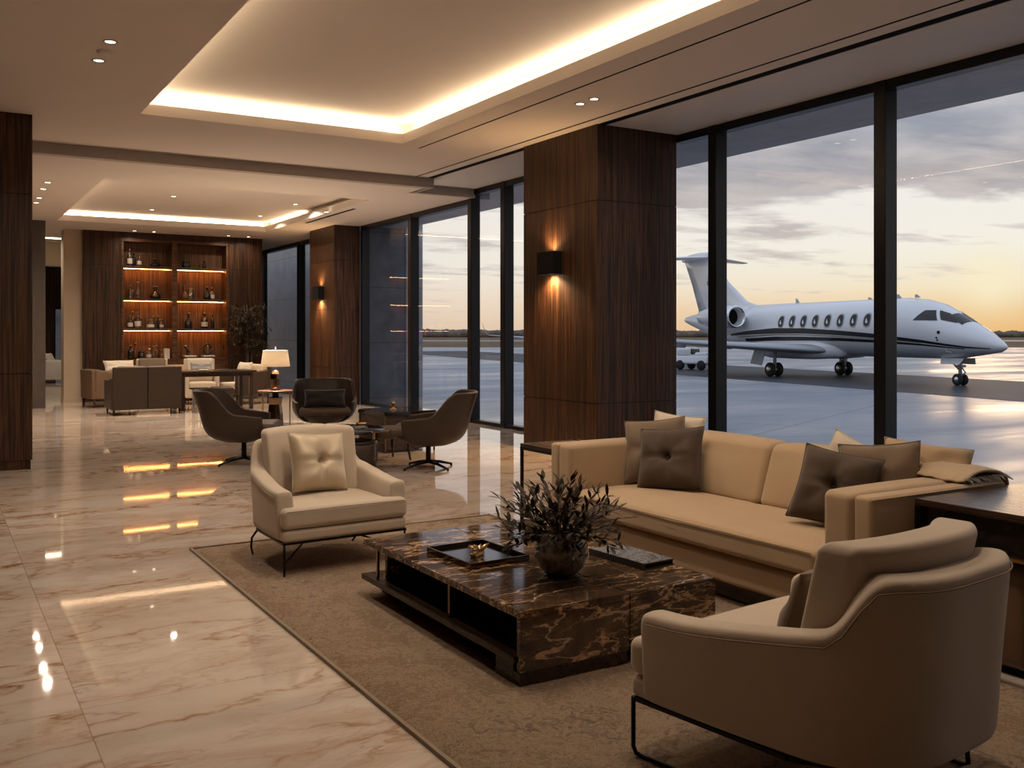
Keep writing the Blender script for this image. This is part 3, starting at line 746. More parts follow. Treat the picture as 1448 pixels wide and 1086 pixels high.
# ------------------------------------------------------------------ cream armchairs
def sweep_shell(path, top, zb, t, lean, name, mat, parent, cap=.03, zin=None, mods=(('SUBSURF', {'levels': 1, 'render_levels': 1}),)):
    n = len(path); P = [Vector((p[0], p[1], 0)) for p in path]; rings = []
    for i in range(n):
        tg = (P[min(i+1, n-1)]-P[max(i-1, 0)]).normalized(); nin = Vector((-tg.y, tg.x, 0))
        s_ = i/(n-1); zt = top(s_); tk = t(s_) if callable(t) else t; ln = lean(s_) if callable(lean) else lean
        prof = [(.012, zb), (0, zb+.015)]
        for k in range(1, 6): prof.append((0, zb+.015+(zt-.05-zb-.015)*k/5))
        for k in range(1, 6): a = PI*k/6; prof.append((tk/2-tk/2*math.copysign(abs(math.cos(a))**.55, math.cos(a)), zt-.04+.04*math.sin(a)**.55))
        prof += [(tk, zt-.05), (tk, (zt+zb)/2), (tk, zb+.015), (tk-.012, zb)]
        rings.append([P[i]+nin*(off-ln*max(0, z-zb)**1.3)+Vector((0, 0, z)) for off, z in prof])
    def capring(r, d, sc):
        c = sum(r, Vector())/len(r); return [c+(p-c)*sc+d for p in r]
    d0 = (P[0]-P[1]).normalized(); d1 = (P[-1]-P[-2]).normalized()
    rings = [capring(rings[0], d0*cap, .90), capring(rings[0], d0*cap*.7, .975)] + rings + [capring(rings[-1], d1*cap*.7, .975), capring(rings[-1], d1*cap, .90)]
    mb = MB(); mb.loft(rings, True, True)
    o = mb.build(name, mat, parent, mods)
    top_line = [r[len(r)//2-2] for r in rings[2:-2]]
    return o
def upath(w, d0, d1, rad, n_side=9, n_arc=12, n_back=6, taper=.03):
    pts = []; hw = w/2
    for i in range(n_side): t_ = i/n_side; pts.append((-hw+taper*t_*t_, d0+(d1-rad-d0)*t_))
    for i in range(n_arc): a = PI-PI/2*i/n_arc; pts.append((-hw+taper+rad+rad*math.cos(a), d1-rad+rad*math.sin(a)))
    for i in range(n_back//2): pts.append((-hw+taper+rad+(hw-taper-rad)*i/(n_back//2), d1))
    m = [(-x, y) for x, y in reversed(pts)]
    return pts + [(0, d1)] + m
def cream_armchair(label, loc, rz, sled):
    A = thing('upholstered_armchair', label, 'armchair', loc, rz)
    path = [(-x, y) for x, y in upath(.95, -.37, .475, .33)]; path = list(reversed(path))
    def top(s_):
        q = abs(s_-.5)*2     # 0 at the back, 1 at the arm fronts
        return .505+.085*ease((1-q)/.6)+.165*ease((.50-q)/.14)
    # order the path so that its inside lies to the left of travel
    path = list(reversed(path))
    sh = sweep_shell(path, top, .20, .125, .09, 'shell', 'cream', A)
    b = MB().rbox(-.462, .462, -.468, -.33, .20, .272, .022, 3, 4).rbox(-.40, .40, -.40, .15, .205, .27, .02, 3, 2).rbox(-.28, .28, .1, .40, .205, .27, .02, 3, 2); b.build('base', 'cream', A)
    def tee(p, u):
        k = ease((p.y+.395)/.035)
        return (p.x*(1-k*.245), p.y, p.z+(.022*(1-u[0]**2)*(1-u[1]**2) if u[2] > 0 else 0))
    MB().rbox(-.468, .468, -.478, .30, .276, .40, .035, 4, 16, fn=tee).build('seat_cushion', 'cream', A)
    def back(p, u):
        zz = (p.z-.38)/.44
        return (p.x*(1-.03*(1-zz)), p.y+.11*zz-.10*abs(u[0])**2.4*1.0-(.03*(1-u[0]**2)*(1-u[2]**2) if u[1] < 0 else 0), p.z+.012*(1-u[0]**2)*(u[2] > .8))
    MB().rbox(-.352, .352, .17, .325, .385, .822, .035, 4, 14, fn=back).build('back_cushion', 'cream', A)
    # piping along the shell top edge and the cushion
    pl = []
    P = [Vector((p[0], p[1], 0)) for p in path]; n = len(P)
    for i in range(n):
        tg = (P[min(i+1, n-1)]-P[max(i-1, 0)]).normalized(); nin = Vector((-tg.y, tg.x, 0)); zt = top(i/(n-1))-.035
        pl.append(P[i]+nin*(-.002-.09*(zt-.2)**1.3)+Vector((0, 0, zt)))
    MB().tube(pl, .0026, 6).build('piping', 'piping', A)
    y_ = -.480; MB().tube([(-.45, y_, .385), (0, y_-.002, .389), (.45, y_, .385)], .0026, 6).build('cushion_welt', 'piping', A)
    m = MB()
    m.bar((-.46,-.455,.193), (.46,-.455,.193), .018, .012).bar((-.455,-.455,.193), (-.43,.15,.193), .018, .012).bar((.455,-.455,.193), (.43,.15,.193), .018, .012).bar((-.31,.37,.193), (.31,.37,.193), .018, .012).bar((-.43,.15,.193), (-.31,.37,.193), .018, .012).bar((.43,.15,.193), (.31,.37,.193), .018, .012)
    m.bar((0,-.455,.193),(0,.33,.193),.03,.014)
    m.build('metal_frame', 'metal', A)
    if sled:
        for sx in (-1, 1):
            MB().tube([(sx*.457,-.457,.195),(sx*.457,-.457,.03),(sx*.456,-.445,.010),(sx*.45,-.42,.007),(sx*.38,.27,.007),(sx*.375,.295,.02),(sx*.365,.285,.195)], .008, 8).build('leg', 'metal', A)
    else:
        for sx in (-1, 1):
            MB().tube([(sx*.452,-.452,.195),(sx*.452,-.452,.0)], .0085, 8).build('leg', 'metal', A)
            MB().tube([(sx*.37,.26,.195),(sx*.43,.27,.12),(sx*.425,.30,.055),(sx*.40,.34,.0)], .008, 8).build('leg', 'metal', A)
            MB().tube([(sx*.452,-.452,.075),(sx*.22,-.2,.14),(0,-.02,.185)], .006, 8).build('stretcher', 'metal', A)
    return A
def facing(cx, cy, fwd): return (cx, cy)
a1 = R(3)
cream_armchair('cream upholstered armchair facing the coffee table with a champagne pillow on its seat', (2.16, 5.92, ZR), a1, False).scale = (.88, .86, .98)
pillow('champagne satin square pillow with a dimpled centre on the left cream armchair', (2.15, 5.96, .42+.20), .39, .39, .17, 6, 20, 'gold_pillow', .42, roll=4, seed=2)
a2 = R(180+6.5)
cream_armchair('cream barrel backed armchair seen from behind in the right foreground', (2.525, 2.16, ZR), a2, True).scale = (.95, 1, 1)
pillow('taupe pillow leaning inside the foreground armchair', (2.44, 2.10, .42+.155), .40, .31, .12, 188, 20, 'taupe', 0, seed=9)

# ------------------------------------------------------------------ sofa
SO = thing('sofa', 'long tan suede sofa with its back to the window', 'sofa', (0, 0, 0))
MB().rbox(3.60, 4.60, 2.93, 5.32, .125, .285, .025, 3, 4).build('base', 'cream_sofa', SO)
MB().box(3.68, 4.55, 2.98, 5.26, .03, .125).box(3.645, 3.665, 2.95, 5.30, .112, .126).build('plinth', 'wood_table', SO)
for (x, y) in ((3.88, 3.0), (3.88, 5.24), (4.5, 3.0), (4.5, 5.24)): MB().box(x-.04, x+.04, y-.04, y+.04, 0, .05).build('leg', 'metal', SO)
def seatf(p, u):
    top = u[2] > 0
    dip = .03*(1-abs(u[0])**2.5)*(1-abs(u[1])**6)
    return (p.x, p.y, p.z+(dip-.006*math.exp(-((p.y-4.13)/.03)**2) if top else 0))
MB().rbox(3.555, 4.30, 3.105, 5.165, .292, .425, .035, 4, 26, fn=seatf).build('seat_cushion', 'cream_sofa', SO)
MB().tube([(3.552, 3.13, .412), (3.549, 4.1, .414), (3.552, 5.14, .412)], .004, 6).build('welt', 'cream_sofa', SO)
def backf(p, u):
    zz = (p.z-.43)/.36
    return (p.x+.12*zz-.035*(1-u[1]**2)*(1-u[2]**2)*(u[0] < 0), p.y, p.z+.015*(1-u[1]**4)*(u[2] > .7))
for (ya, yb) in ((3.108, 4.128), (4.132, 5.162)):
    MB().rbox(4.22, 4.42, ya, yb, .42, .785, .045, 4, 12, fn=backf).build('back_cushion', 'cream_sofa', SO)
MB().rbox(4.50, 4.64, 2.825, 5.42, .125, .715, .03, 3, 6).build('back_frame', 'cream_sofa', SO)
def padf(p, u): return (p.x, p.y+.012*u[1]*(1-u[0]**2)*(1-u[2]**2), p.z+.006*(1-u[0]**2)*(u[2] > .7))
for (ya, yb, yc, yd) in ((2.93, 3.10, 2.825, 2.925), (5.17, 5.325, 5.33, 5.42)):
    MB().rbox(3.595, 4.50, ya, yb, .29, .718, .035, 4, 8, fn=padf).build('arm_cushion', 'cream_sofa', SO)
    MB().rbox(3.60, 4.58, yc, yd, .125, .714, .022, 3, 6).build('arm_panel', 'cream_sofa', SO)
    MB().tube([(3.61, yc if yc < 4 else yd, .702), (4.6, yc if yc < 4 else yd, .702)], .0035, 6).build('arm_welt', 'cream_sofa', SO)
pillow('dark brown tufted pillow at the left end of the tan sofa', (4.10, 4.77, .45+.19), .44, .42, .18, -62, 22, 'brown_pillow', .42, roll=-5, seed=1)
pillow('taupe tufted pillow behind the dark brown pillow at the left end of the sofa', (4.18, 5.02, .45+.215), .43, .44, .15, -56, 20, 'taupe', .3, roll=-7, seed=3)
pillow('cream pillow peeking above the other two at the left end of the sofa', (4.36, 5.02, .45+.235), .40, .44, .11, -72, 10, 'cream_pillow', 0, roll=4, seed=4)
pillow('dark brown tufted pillow at the right end of the tan sofa', (4.03, 3.39, .45+.195), .41, .41, .17, -66, 24, 'brown_pillow', .42, roll=9, seed=5)
pillow('taupe pillow wedged behind the right dark brown pillow', (4.235, 3.27, .45+.215), .42, .44, .11, -66, 14, 'taupe', .0, roll=-6, seed=6)
pillow('plump tan pillow lying against the right arm of the sofa', (4.46, 3.16, .735), .44, .30, .15, -52, 26, 'cream_sofa', 0, roll=7, seed=8)
pillow('cream pillow with pointed corners behind the right hand pillows', (4.36, 3.56, .715), .34, .30, .12, -80, 12, 'cream_pillow', 0, roll=22, seed=11)
# throw over the back corner
tw = thing('throw_blanket', 'folded tan throw with grey fringe over the right back corner of the sofa', 'blanket', (0, 0, 0))
v = []; f = []; n, m_ = 26, 12
prof = [(4.30, .735), (4.38, .775), (4.46, .79), (4.56, .785), (4.63, .765), (4.665, .735), (4.672, .68), (4.675, .60), (4.68, .52), (4.68, .46)]
for i in range(n+1):
    yy = 2.835+.62*i/n
    for k, (px, pz) in enumerate(prof):
        w = .012*math.sin(yy*38+k*.8)+.007*math.sin(yy*71)
        dr = -.022*(1-i/n) if k < 6 else 0
        v.append((px+(w*.5 if k > 5 else 0), yy, pz+dr+abs(w)*.7))
for i in range(n):
    for k in range(len(prof)-1): f.append((i*len(prof)+k, (i+1)*len(prof)+k, (i+1)*len(prof)+k+1, i*len(prof)+k+1))
MB().add(v, f, True).build('cloth', 'throw', tw, mods=(('SOLIDIFY', {'thickness': .018, 'offset': 0}), ('SUBSURF', {'levels': 1, 'render_levels': 1})))
fr = MB()
for k in range(16):
    x = 4.31+.022*k; fr.tube([(x, 2.84, .745), (x+.006, 2.823+rr.uniform(-.006, .006), .735), (x+rr.uniform(-.02, .02), 2.80+rr.uniform(-.012, .01), .722)], .003, 5)
fr.build('fringe', 'fringe', tw)
rc = thing('remote_control', 'black remote control lying on the right sofa arm', 'remote control', (4.40, 2.872, .716), R(12))
MB().rbox(-.085, .085, -.024, .024, 0, .018, .006, 3).build('case', 'smoked', rc); MB().chamf(-.07, .03, -.015, .015, .0178, .0195, .001).build('keypad', 'metal', rc)

# ------------------------------------------------------------------ coffee table
CT = thing('coffee_table', 'low dark brown marble coffee table with open wood shelf niche', 'coffee table', (0, 0, 0))
tx0, tx1, ty0, ty1, tz = 2.04, 3.10, 3.29, 4.93, .325
xm = 2.60
MB().chamf(tx0, xm-.002, ty0, ty1, tz-.032, tz, .003).build('tabletop', 'marble', CT)
MB().chamf(xm+.002, tx1, ty0, ty1, tz-.036, tz, .003).build('tabletop', 'marble', CT)
MB().chamf(tx0, xm-.002, ty0, ty0+.03, .075, tz-.0325, .003).build('end_panel', 'marble', CT)
MB().chamf(xm+.002, tx1, ty0, ty0+.03, .055, tz-.0365, .003).build('end_panel', 'marble', CT)
MB().chamf(tx0+.08, xm, ty1-.14, ty1-.11, .135, tz-.0325, .003).build('end_panel', 'marble', CT)
MB().chamf(xm+.002, tx1, ty1-.03, ty1, .055, tz-.0365, .003).build('end_panel', 'marble', CT)
MB().chamf(tx1-.03, tx1, ty0+.031, ty1-.031, .055, tz-.0365, .003).build('side_panel', 'marble', CT)
MB().chamf(tx0-.012, xm, ty0+.032, ty1, .105, .134, .003).build('shelf', 'wood_table', CT)
MB().box(xm-.02, xm, ty0+.032, ty1-.14, .134, tz-.033).build('niche_back', 'smoked', CT)
MB().chamf(tx0+.02, tx0+.028, 3.945, 3.965, .134, tz-.033, .001).box(tx0+.028, xm-.02, 3.950, 3.960, .134, tz-.033).build('divider', 'bronze', CT)
MB().chamf(tx0+.015, tx0+.03, ty1-.155, ty1-.141, .134, tz-.033, .002).build('post', 'brass', CT)
MB().box(tx0+.10, tx1-.1, ty0+.12, ty1-.12, .0205, .1045).build('plinth', 'wood_table', CT)
MB().chamf(tx0, tx0+.55, ty0+.005, ty0+.055, .0205, .0745, .003).chamf(tx0, tx0+.05, ty0+.055, ty0+.2, .0205, .1045, .003).build('foot', 'wood_table', CT)
MB().chamf(tx0+.10, tx0+.2, ty1-.14, ty1-.02, .0205, .1045, .003).build('foot', 'wood_table', CT)
# tray with a brass ornament
TR = thing('serving_tray', 'shallow bronze tray with mirrored bottom on the coffee table', 'tray', (2.365, 4.23, tz), R(2))
MB().chamf(-.165, .165, -.215, .215, .001, .010, .002).build('bottom', 'mirror', TR)
MB().box(-.17,.17,-.22,-.212,.002,.028).box(-.17,.17,.212,.22,.002,.028).box(-.17,-.162,-.212,.212,.002,.028).box(.162,.17,-.212,.212,.002,.028).build('rim', 'bronze', TR)
OR = thing('brass_ornament', 'twisted brass leaf ornament lying in the tray', 'ornament', (2.35, 4.20, tz+.010), R(30))
o_ = MB(); rn = random.Random(4)
for k in range(9):
    a = rn.uniform(0, 2*PI); L = rn.uniform(.04, .075); h = rn.uniform(.012, .055)
    p0 = Vector((rn.uniform(-.02, .02), rn.uniform(-.012, .012), .006)); p2 = p0+Vector((math.cos(a)*L, math.sin(a)*L*.6, h)); p1 = (p0+p2)/2+Vector((0, 0, .012))
    o_.tube([p0, p1, p2], [.007, .011, .003], 7)
o_.rbox(-.045, .045, -.02, .02, .0, .018, .009, 3, 4); o_.build('leaves', 'brass', OR)
# bowl with dried foliage
BW = thing('foliage_bowl', 'round mottled glass bowl full of dried dark foliage on the coffee table', 'planter', (2.53, 3.72, tz)); BW.scale = (1.06, 1.06, 1.06)
MB().lathe([(0,.002),(.055,.002),(.075,.008),(.105,.04),(.121,.09),(.119,.13),(.098,.172),(.085,.188),(.078,.186),(.09,.168),(.108,.13),(.11,.09),(.09,.04),(.0,.02)], seg=40).build('bowl', 'bowl', BW)
def leaf(mb, p, d, up, L, w, bend=.25, mi=0):
    d = d.normalized(); s_ = d.cross(up)
    if s_.length < .05: s_ = d.cross(Vector((1, 0, .2)))
    s_.normalize(); nrm = s_.cross(d).normalized()
    pts = []
    for (t_, ww) in ((0, .12), (.3, .85), (.6, 1.0), (.85, .55), (1, .03)):
        c = p+d*L*t_-nrm*bend*L*t_*t_
        pts += [c-s_*w*ww/2, c+nrm*.12*w*ww, c+s_*w*ww/2]
    fc = []
    for i in range(4):
        for k in range(2): fc.append((i*3+k, i*3+k+1, (i+1)*3+k+1, (i+1)*3+k))
    mb.add(pts, fc, True, mi)
st = MB(); lf = MB(); rn = random.Random(11)
for k in range(74):
    a = rn.uniform(0, 2*PI); e = rn.uniform(.05, 1.0)**.6
    tilt = e*1.42; L = rn.uniform(.20, .31)*(1.0 if tilt < 1.0 else .85)
    d = Vector((math.sin(tilt)*math.cos(a), math.sin(tilt)*math.sin(a), math.cos(tilt)))
    p = Vector((.05*math.cos(a)*e, .05*math.sin(a)*e, .165)); pts = [p]
    droop = rn.uniform(.05, .38)
    for i in range(7):
        d = (d+Vector((rn.uniform(-.08,.08), rn.uniform(-.08,.08), -droop*.22*(1 if tilt > .5 else .3)))).normalized(); p = p+d*L/7; pts.append(p)
    st.tube(pts, [.0026-.0002*i for i in range(8)], 5)
    for i in range(2, 8):
        for q in range(2 if i < 7 else 3):
            ax = (pts[min(i+1, 7)]-pts[i-1]).normalized(); rd = Vector((rn.uniform(-1,1), rn.uniform(-1,1), rn.uniform(-.4,1)))
            leaf(lf, pts[i], ax*.8+rd*.75, Vector((0,0,1)), rn.uniform(.038, .070), rn.uniform(.012, .021), rn.uniform(-.1, .4), 0 if rn.random() < .45 else 1)
st.build('stems', 'stem', BW); lf.build('foliage', ['leaf', 'leaf_dry'], BW)
# book
BK = thing('art_book', 'flat dark book with a blue grey picture cover on the coffee table', 'book', (2.985, 3.77, tz), R(4))
MB().chamf(-.10, .10, -.205, .205, .001, .006, .001).chamf(-.10, .10, -.205, .205, .026, .031, .001).box(-.10, -.094, -.205, .205, .003, .03).build('binding', 'book_dark', BK)
MB().box(-.094, .094, -.198, .198, .006, .026).build('pages', 'dark', BK)
MB().box(-.096, .096, -.201, .201, .031, .0322).build('cover', 'cover', BK)

# ------------------------------------------------------------------ side tables by the sofa
ET = thing('end_table', 'slim black metal framed end table at the left end of the sofa', 'side table', (0, 0, 0))
ex0, ex1, ey0, ey1, ez = 3.78, 4.32, 5.56, 6.10, .63
MB().chamf(ex0, ex1, ey0, ey1, ez-.022, ez, .003).build('top', 'wood_table', ET)
for (x, y) in ((ex0, ey0), (ex1-.02, ey0), (ex0, ey1-.02), (ex1-.02, ey1-.02)): MB().box(x, x+.02, y, y+.02, 0, ez-.023).build('leg', 'metal', ET)
MB().box(ex0, ex1, ey0, ey0+.02, ez-.045, ez-.0225).box(ex0, ex1, ey1-.02, ey1, ez-.045, ez-.0225).box(ex0, ex0+.02, ey0+.02, ey1-.02, ez-.045, ez-.0225).build('apron', 'metal', ET)
RT = thing('console_side_table', 'dark wood side table with black apron beside the right sofa arm', 'side table', (0, 0, 0))
rx0, rx1, ry0, ry1, rz_ = 3.84, 4.66, 2.22, 2.78, .70
MB().chamf(rx0, rx1, ry0, ry1, rz_-.032, rz_, .004).build('top', 'wood_table', RT)
MB().box(rx0+.03, rx1-.03, ry0+.03, ry1-.03, .50, rz_-.033).build('apron', 'smoked', RT)
for (x, y) in ((rx0, ry0), (rx1-.04, ry0), (rx0, ry1-.03), (rx1-.04, ry1-.03)): MB().chamf(x, x+.04, y, y+.03, 0, rz_-.033, .002).build('leg', 'metal', RT)
MB().box(rx0+.005, rx0+.03, ry0+.03, ry1-.03, .50, .515).build('rail', 'brass', RT)
OT = thing('ottoman', 'brown leather ottoman tucked under the dark side table', 'ottoman', (4.25, 2.50, 0))
MB().rbox(-.36, .36, -.22, .22, .03, .485, .05, 4, 5).build('body', 'leather_tan', OT)
MB().box(-.32, .32, -.18, .18, 0, .035).build('plinth', 'dark', OT)

# ------------------------------------------------------------------ swivel lounge chairs
def swivel_chair(label, loc, rz, pil=None):
    A = thing('swivel_lounge_chair', label, 'lounge chair', loc, rz, 'dark leather swivel chairs')
    NS, NV = 40, 12; v = []; f = []
    def rim(s_):
        q = abs(s_); return .575+.255*ease((.70-q)/.28)-.03*ease((q-.7)/.3)
    for i in range(NS+1):
        s_ = -1+2*i/NS; a = s_*R(128)
        zt = rim(s_)
        sx = math.copysign(abs(math.sin(a))**.62, a); cy = math.cos(a)
        for k in range(NV+1):
            t_ = k/NV; z = .27+(zt-.27)*t_
            q = (z-.27)/.22
            rr_ = .36+.64*math.sqrt(max(0, 1-(1-min(q, 1))**2))
            lean = .11*max(0, (z-.45)/.38)**1.2*max(0, cy)
            flare = 1+.05*max(0, (z-.45))*2*(1-max(0, cy))
            v.append((.405*rr_*sx*flare, .37*rr_*cy+lean+.02-(.09*max(0, -cy)*rr_), z))
    for i in range(NS):
        for k in range(NV): f.append((i*(NV+1)+k, i*(NV+1)+k+1, (i+1)*(NV+1)+k+1, (i+1)*(NV+1)+k))
    mb = MB().add(v, f, True)
    mb.build('shell', ['leather', 'leather_in'], A, mods=(('SOLIDIFY', {'thickness': .045, 'offset': 0}), ('BEVEL', {'width': .014, 'segments': 3}), ('SUBSURF', {'levels': 1, 'render_levels': 1})))
    rings = []
    for (sc, z) in ((.05,.25),(.35,.255),(.62,.28),(.86,.345),(.93,.40)): rings.append([(.385*sc*math.cos(2*PI*k/28), -.03+.40*sc*math.sin(2*PI*k/28), z) for k in range(28)])
    MB().loft(rings).build('under_shell', 'leather', A)
    MB().rbox(-.335, .335, -.40, .24, .375, .465, .04, 4, 8, fn=lambda p, u: (p.x*(1-.16*max(0, u[1])**2), p.y, p.z+.02*(1-u[0]**2)*(1-u[1]**2)*(u[2] > 0))).build('seat_cushion', 'leather_in', A)
    MB().cyl((0,-.02,0), .028, .06, .262, 16).build('post', 'metal', A)
    for k in range(4):
        an = R(45+90*k)
        MB().tube([(0,-.02,.072), (.16*math.cos(an), -.02+.16*math.sin(an), .055), (.33*math.cos(an), -.02+.33*math.sin(an), .018)], [.02,.016,.011], 8).tube([(.325*math.cos(an), -.02+.325*math.sin(an), .018), (.325*math.cos(an), -.02+.325*math.sin(an), 0)], .012, 8).build('leg', 'metal', A)
    return A
swivel_chair('dark leather swivel chair on the left, its back turned to the walkway', (2.98, 10.70, 0), R(66))
swivel_chair('dark leather swivel chair nearest the window mullions, facing left', (4.62, 9.30, 0), R(-122))
swivel_chair('dark leather lounge chair facing the viewer with a black lumbar pillow', (4.55, 12.35, 0), R(-19))
pillow('black lumbar pillow on the dark lounge chair facing the viewer', (4.49, 12.18, .475+.115), .56, .25, .15, -19, 16, 'black_pillow', 0, seed=21)

# tables of the middle group
T1 = thing('round_cocktail_table', 'round smoked glass table on slim brass legs behind the cream armchair', 'coffee table', (3.80, 9.98, 0))
MB().lathe([(0,.385),(.525,.385),(.54,.392),(.54,.402),(.53,.41),(0,.41)], seg=56).build('top', 'smoked', T1)
for k in range(4):
    an = R(-41+90*k); MB().box(.44*math.cos(an)-.011, .44*math.cos(an)+.011, .44*math.sin(an)-.011, .44*math.sin(an)+.011, 0, .386).build('leg', 'brass', T1)
T2 = thing('drum_table', 'low dark drum table nested under the round glass table', 'side table', (3.86, 9.62, 0))
MB().cyl((0,0,0), .25, 0, .29, 40, .01).build('drum', 'leather', T2); MB().cyl((0,0,0), .255, .291, .31, 40, .004).build('top', 'smoked', T2)
BT = thing('book', 'small pale blue book lying on the round glass table', 'book', (4.00, 9.86, .41), R(20))
MB().chamf(-.10,.10,-.07,.07,0,.022,.002).build('cover', 'cover', BT); MB().box(-.096,.102,-.066,.066,.003,.019).build('pages', 'paper', BT)
BB = thing('brass_bowl', 'small brass bowl on the round glass table', 'bowl', (4.13, 10.05, .41))
MB().lathe([(0,0),(.03,0),(.055,.02),(.062,.045),(.057,.045),(.05,.022),(0,.008)], seg=24).build('bowl', 'brass', BB)
CB = thing('cube_table', 'dark box shaped side table by the window between the lounge chairs', 'side table', (5.02, 11.05, 0), R(4))
MB().chamf(-.36,.36,-.36,.36,.45,.50,.004).build('top', 'smoked', CB); MB().box(-.34,.34,-.34,.34,.04,.449).build('body', 'wood_table', CB)
for (x, y) in ((-.35,-.35),(.335,-.35),(-.35,.335),(.335,.335)): MB().box(x, x+.016, y, y+.016, 0, .449).build('leg', 'bronze', CB)
DO = thing('brass_figurine', 'small brass figurine on the dark box side table', 'ornament', (4.95, 11.0, .50))
MB().lathe([(0,0),(.045,0),(.045,.012),(.015,.02),(.012,.05),(.03,.075),(.02,.10),(0,.11)], seg=16).build('figure', 'brass', DO)
FS = thing('footstool', 'small leather footstool on dark wood legs beside the right swivel chair', 'stool', (4.46, 10.15, 0), R(8))
MB().rbox(-.25,.25,-.21,.21,.26,.38,.05,4,4).build('seat', 'leather_in', FS)
for (x, y) in ((-.21,-.17),(.21,-.17),(-.21,.17),(.21,.17)): MB().tube([(x,y,.27),(x*1.03,y*1.03,.1),(x*1.1,y*1.1,0)], [.02,.016,.012], 8).build('leg', 'wood_table', FS)

# ------------------------------------------------------------------ lamp table and lamp
LT = thing('lamp_table', 'round brown side table on brass legs carrying the lit lamp', 'side table', (4.66, 14.85, 0))
MB().lathe([(0,.535),(.265,.535),(.28,.543),(.28,.552),(.27,.56),(0,.56)], seg=40).build('top', 'wood_shelf', LT)
for k in range(3):
    an = R(200+120*k); MB().box(.24*math.cos(an)-.008, .24*math.cos(an)+.008, .24*math.sin(an)-.008, .24*math.sin(an)+.008, 0, .536).build('leg', 'brass', LT)
MB().lathe([(0,0),(.125,0),(.13,.02),(.12,.2),(.10,.34),(.115,.44),(.115,.455),(0,.455)], seg=10, smooth=False).build('pedestal', 'bronze', LT)
MB().cyl((0,0,0), .05, .455, .536, 16).build('collar', 'metal', LT)
TL = thing('table_lamp', 'lit table lamp with linen drum shade on the round side table', 'lamp', (4.66, 14.85, .56))
MB().lathe([(0,0),(.075,0),(.078,.012),(.06,.03),(.072,.08),(.082,.18),(.074,.26),(.05,.30),(.03,.315),(0,.32)], seg=12, smooth=False).build('base', 'bronze', TL)
MB().cyl((0,0,0), .010, .315, .66, 10).build('stem', 'brass', TL)
MB().lathe([(.226,.375),(.19,.63)], seg=48, cap=False).build('shade', 'shade', TL, mods=(('SOLIDIFY', {'thickness': .003, 'offset': 0}),))
MB().lathe([(0,.655),(.014,.66),(.016,.675),(.006,.69),(0,.70)], seg=12).build('finial', 'brass', TL)
lamp('lamp_bulb', 'POINT', (4.66, 14.85, 1.07), 140, WARM2, shadow_soft_size=.05)
OBJ = thing('amber_trinket', 'small amber glass trinket beside the lamp foot', 'ornament', (4.61, 14.70, .56))
MB().lathe([(0,0),(.03,0),(.038,.02),(.03,.045),(.01,.055),(0,.056)], seg=14).build('body', 'bottle_amber', OBJ)
# ------------------------------------------------------------------ rear group
def club(name, label, cat, loc, rz, w, d, hs, ha, hb, fab, cush, legs='wood_table', arm=.09, ncush=1, backpanel=2, group=None, low=.10, legr=.014):
    A = thing(name, label, cat, loc, rz, group)
    iw = w/2-arm
    MB().rbox(-w/2+.01, w/2-.01, -d/2+.02, d/2-.02, low, hs-.13, .02, 2, 2).build('base', fab, A)
    for sx in (-1, 1):
        x0, x1 = sorted((sx*w/2, sx*iw))
        MB().rbox(x0, x1, -d/2, d/2-.06, low, ha, .025, 3, 4, fn=lambda p, u: (p.x, p.y, p.z+(.05*ease((p.y+d*.1)/(d*.6)) if u[2] > 0 else 0))).build('arm', fab, A)
    for k in range(ncush):
        a = -iw+2*iw*k/ncush+.004; b = -iw+2*iw*(k+1)/ncush-.004
        MB().rbox(a, b, -d/2-.005, d/2-.14, hs-.125, hs, .03, 3, 5, fn=lambda p, u: (p.x, p.y, p.z+.015*(1-u[0]**2)*(1-u[1]**2)*(u[2] > 0))).build('seat_cushion', cush, A)
        MB().rbox(a, b, d/2-.24, d/2-.08, hs, hb+.01, .04, 3, 5, fn=lambda p, u: (p.x, p.y+.06*(p.z-hs)/max(.01, hb-hs)-.02*(1-u[0]**2)*(u[1] < 0), p.z)).build('back_cushion', cush, A)
    for k in range(backpanel):
        a = -w/2+.02+(w-.04)*k/backpanel+.003; b = -w/2+.02+(w-.04)*(k+1)/backpanel-.003
        MB().rbox(a, b, d/2-.08, d/2, low, hb, .02, 3, 3, fn=lambda p, u: (p.x, p.y+.05*max(0, p.z-hs), p.z)).build('back_panel', fab, A)
    for (x, y) in ((-w/2+.05, -d/2+.05), (w/2-.05, -d/2+.05), (-w/2+.05, d/2-.05), (w/2-.05, d/2-.05)):
        MB().tube([(x, y, low+.01), (x, y, 0)], [legr*1.3, legr], 8).build('leg', legs, A)
    return A
club('loveseat', 'dark leather loveseat with its two panelled back turned to the walkway', 'sofa', (3.33, 18.42, 0), R(180), 1.22, .82, .44, .62, .86, 'leather', 'leather_in', 'metal', .10, 2, 2)
club('wood_framed_armchair', 'brown armchair at the far left of the rear group below the walnut wall', 'armchair', (3.02, 20.55, 0), R(100), .74, .78, .45, .70, .74, 'leather_tan', 'leather_in', 'wood_table', .07, 1, 1, low=.17, legr=.02)
pillow('wide cream pillow lying over the back of the far left brown armchair', (3.25, 20.50, .80), .62, .26, .13, 14, 30, 'cream_pillow', 0, seed=31)
club('tub_chair', 'cream backed chair at the rear table, second from the left', 'chair', (3.93, 20.75, 0), R(-8), .66, .62, .46, .62, .93, 'cream', 'taupe', 'wood_table', .06, 1, 1, low=.14)
club('tub_chair', 'cream backed chair at the rear table with a grey pillow', 'chair', (4.80, 20.30, 0), R(-6), .66, .62, .46, .62, .93, 'cream', 'cream', 'wood_table', .06, 1, 1, low=.14)
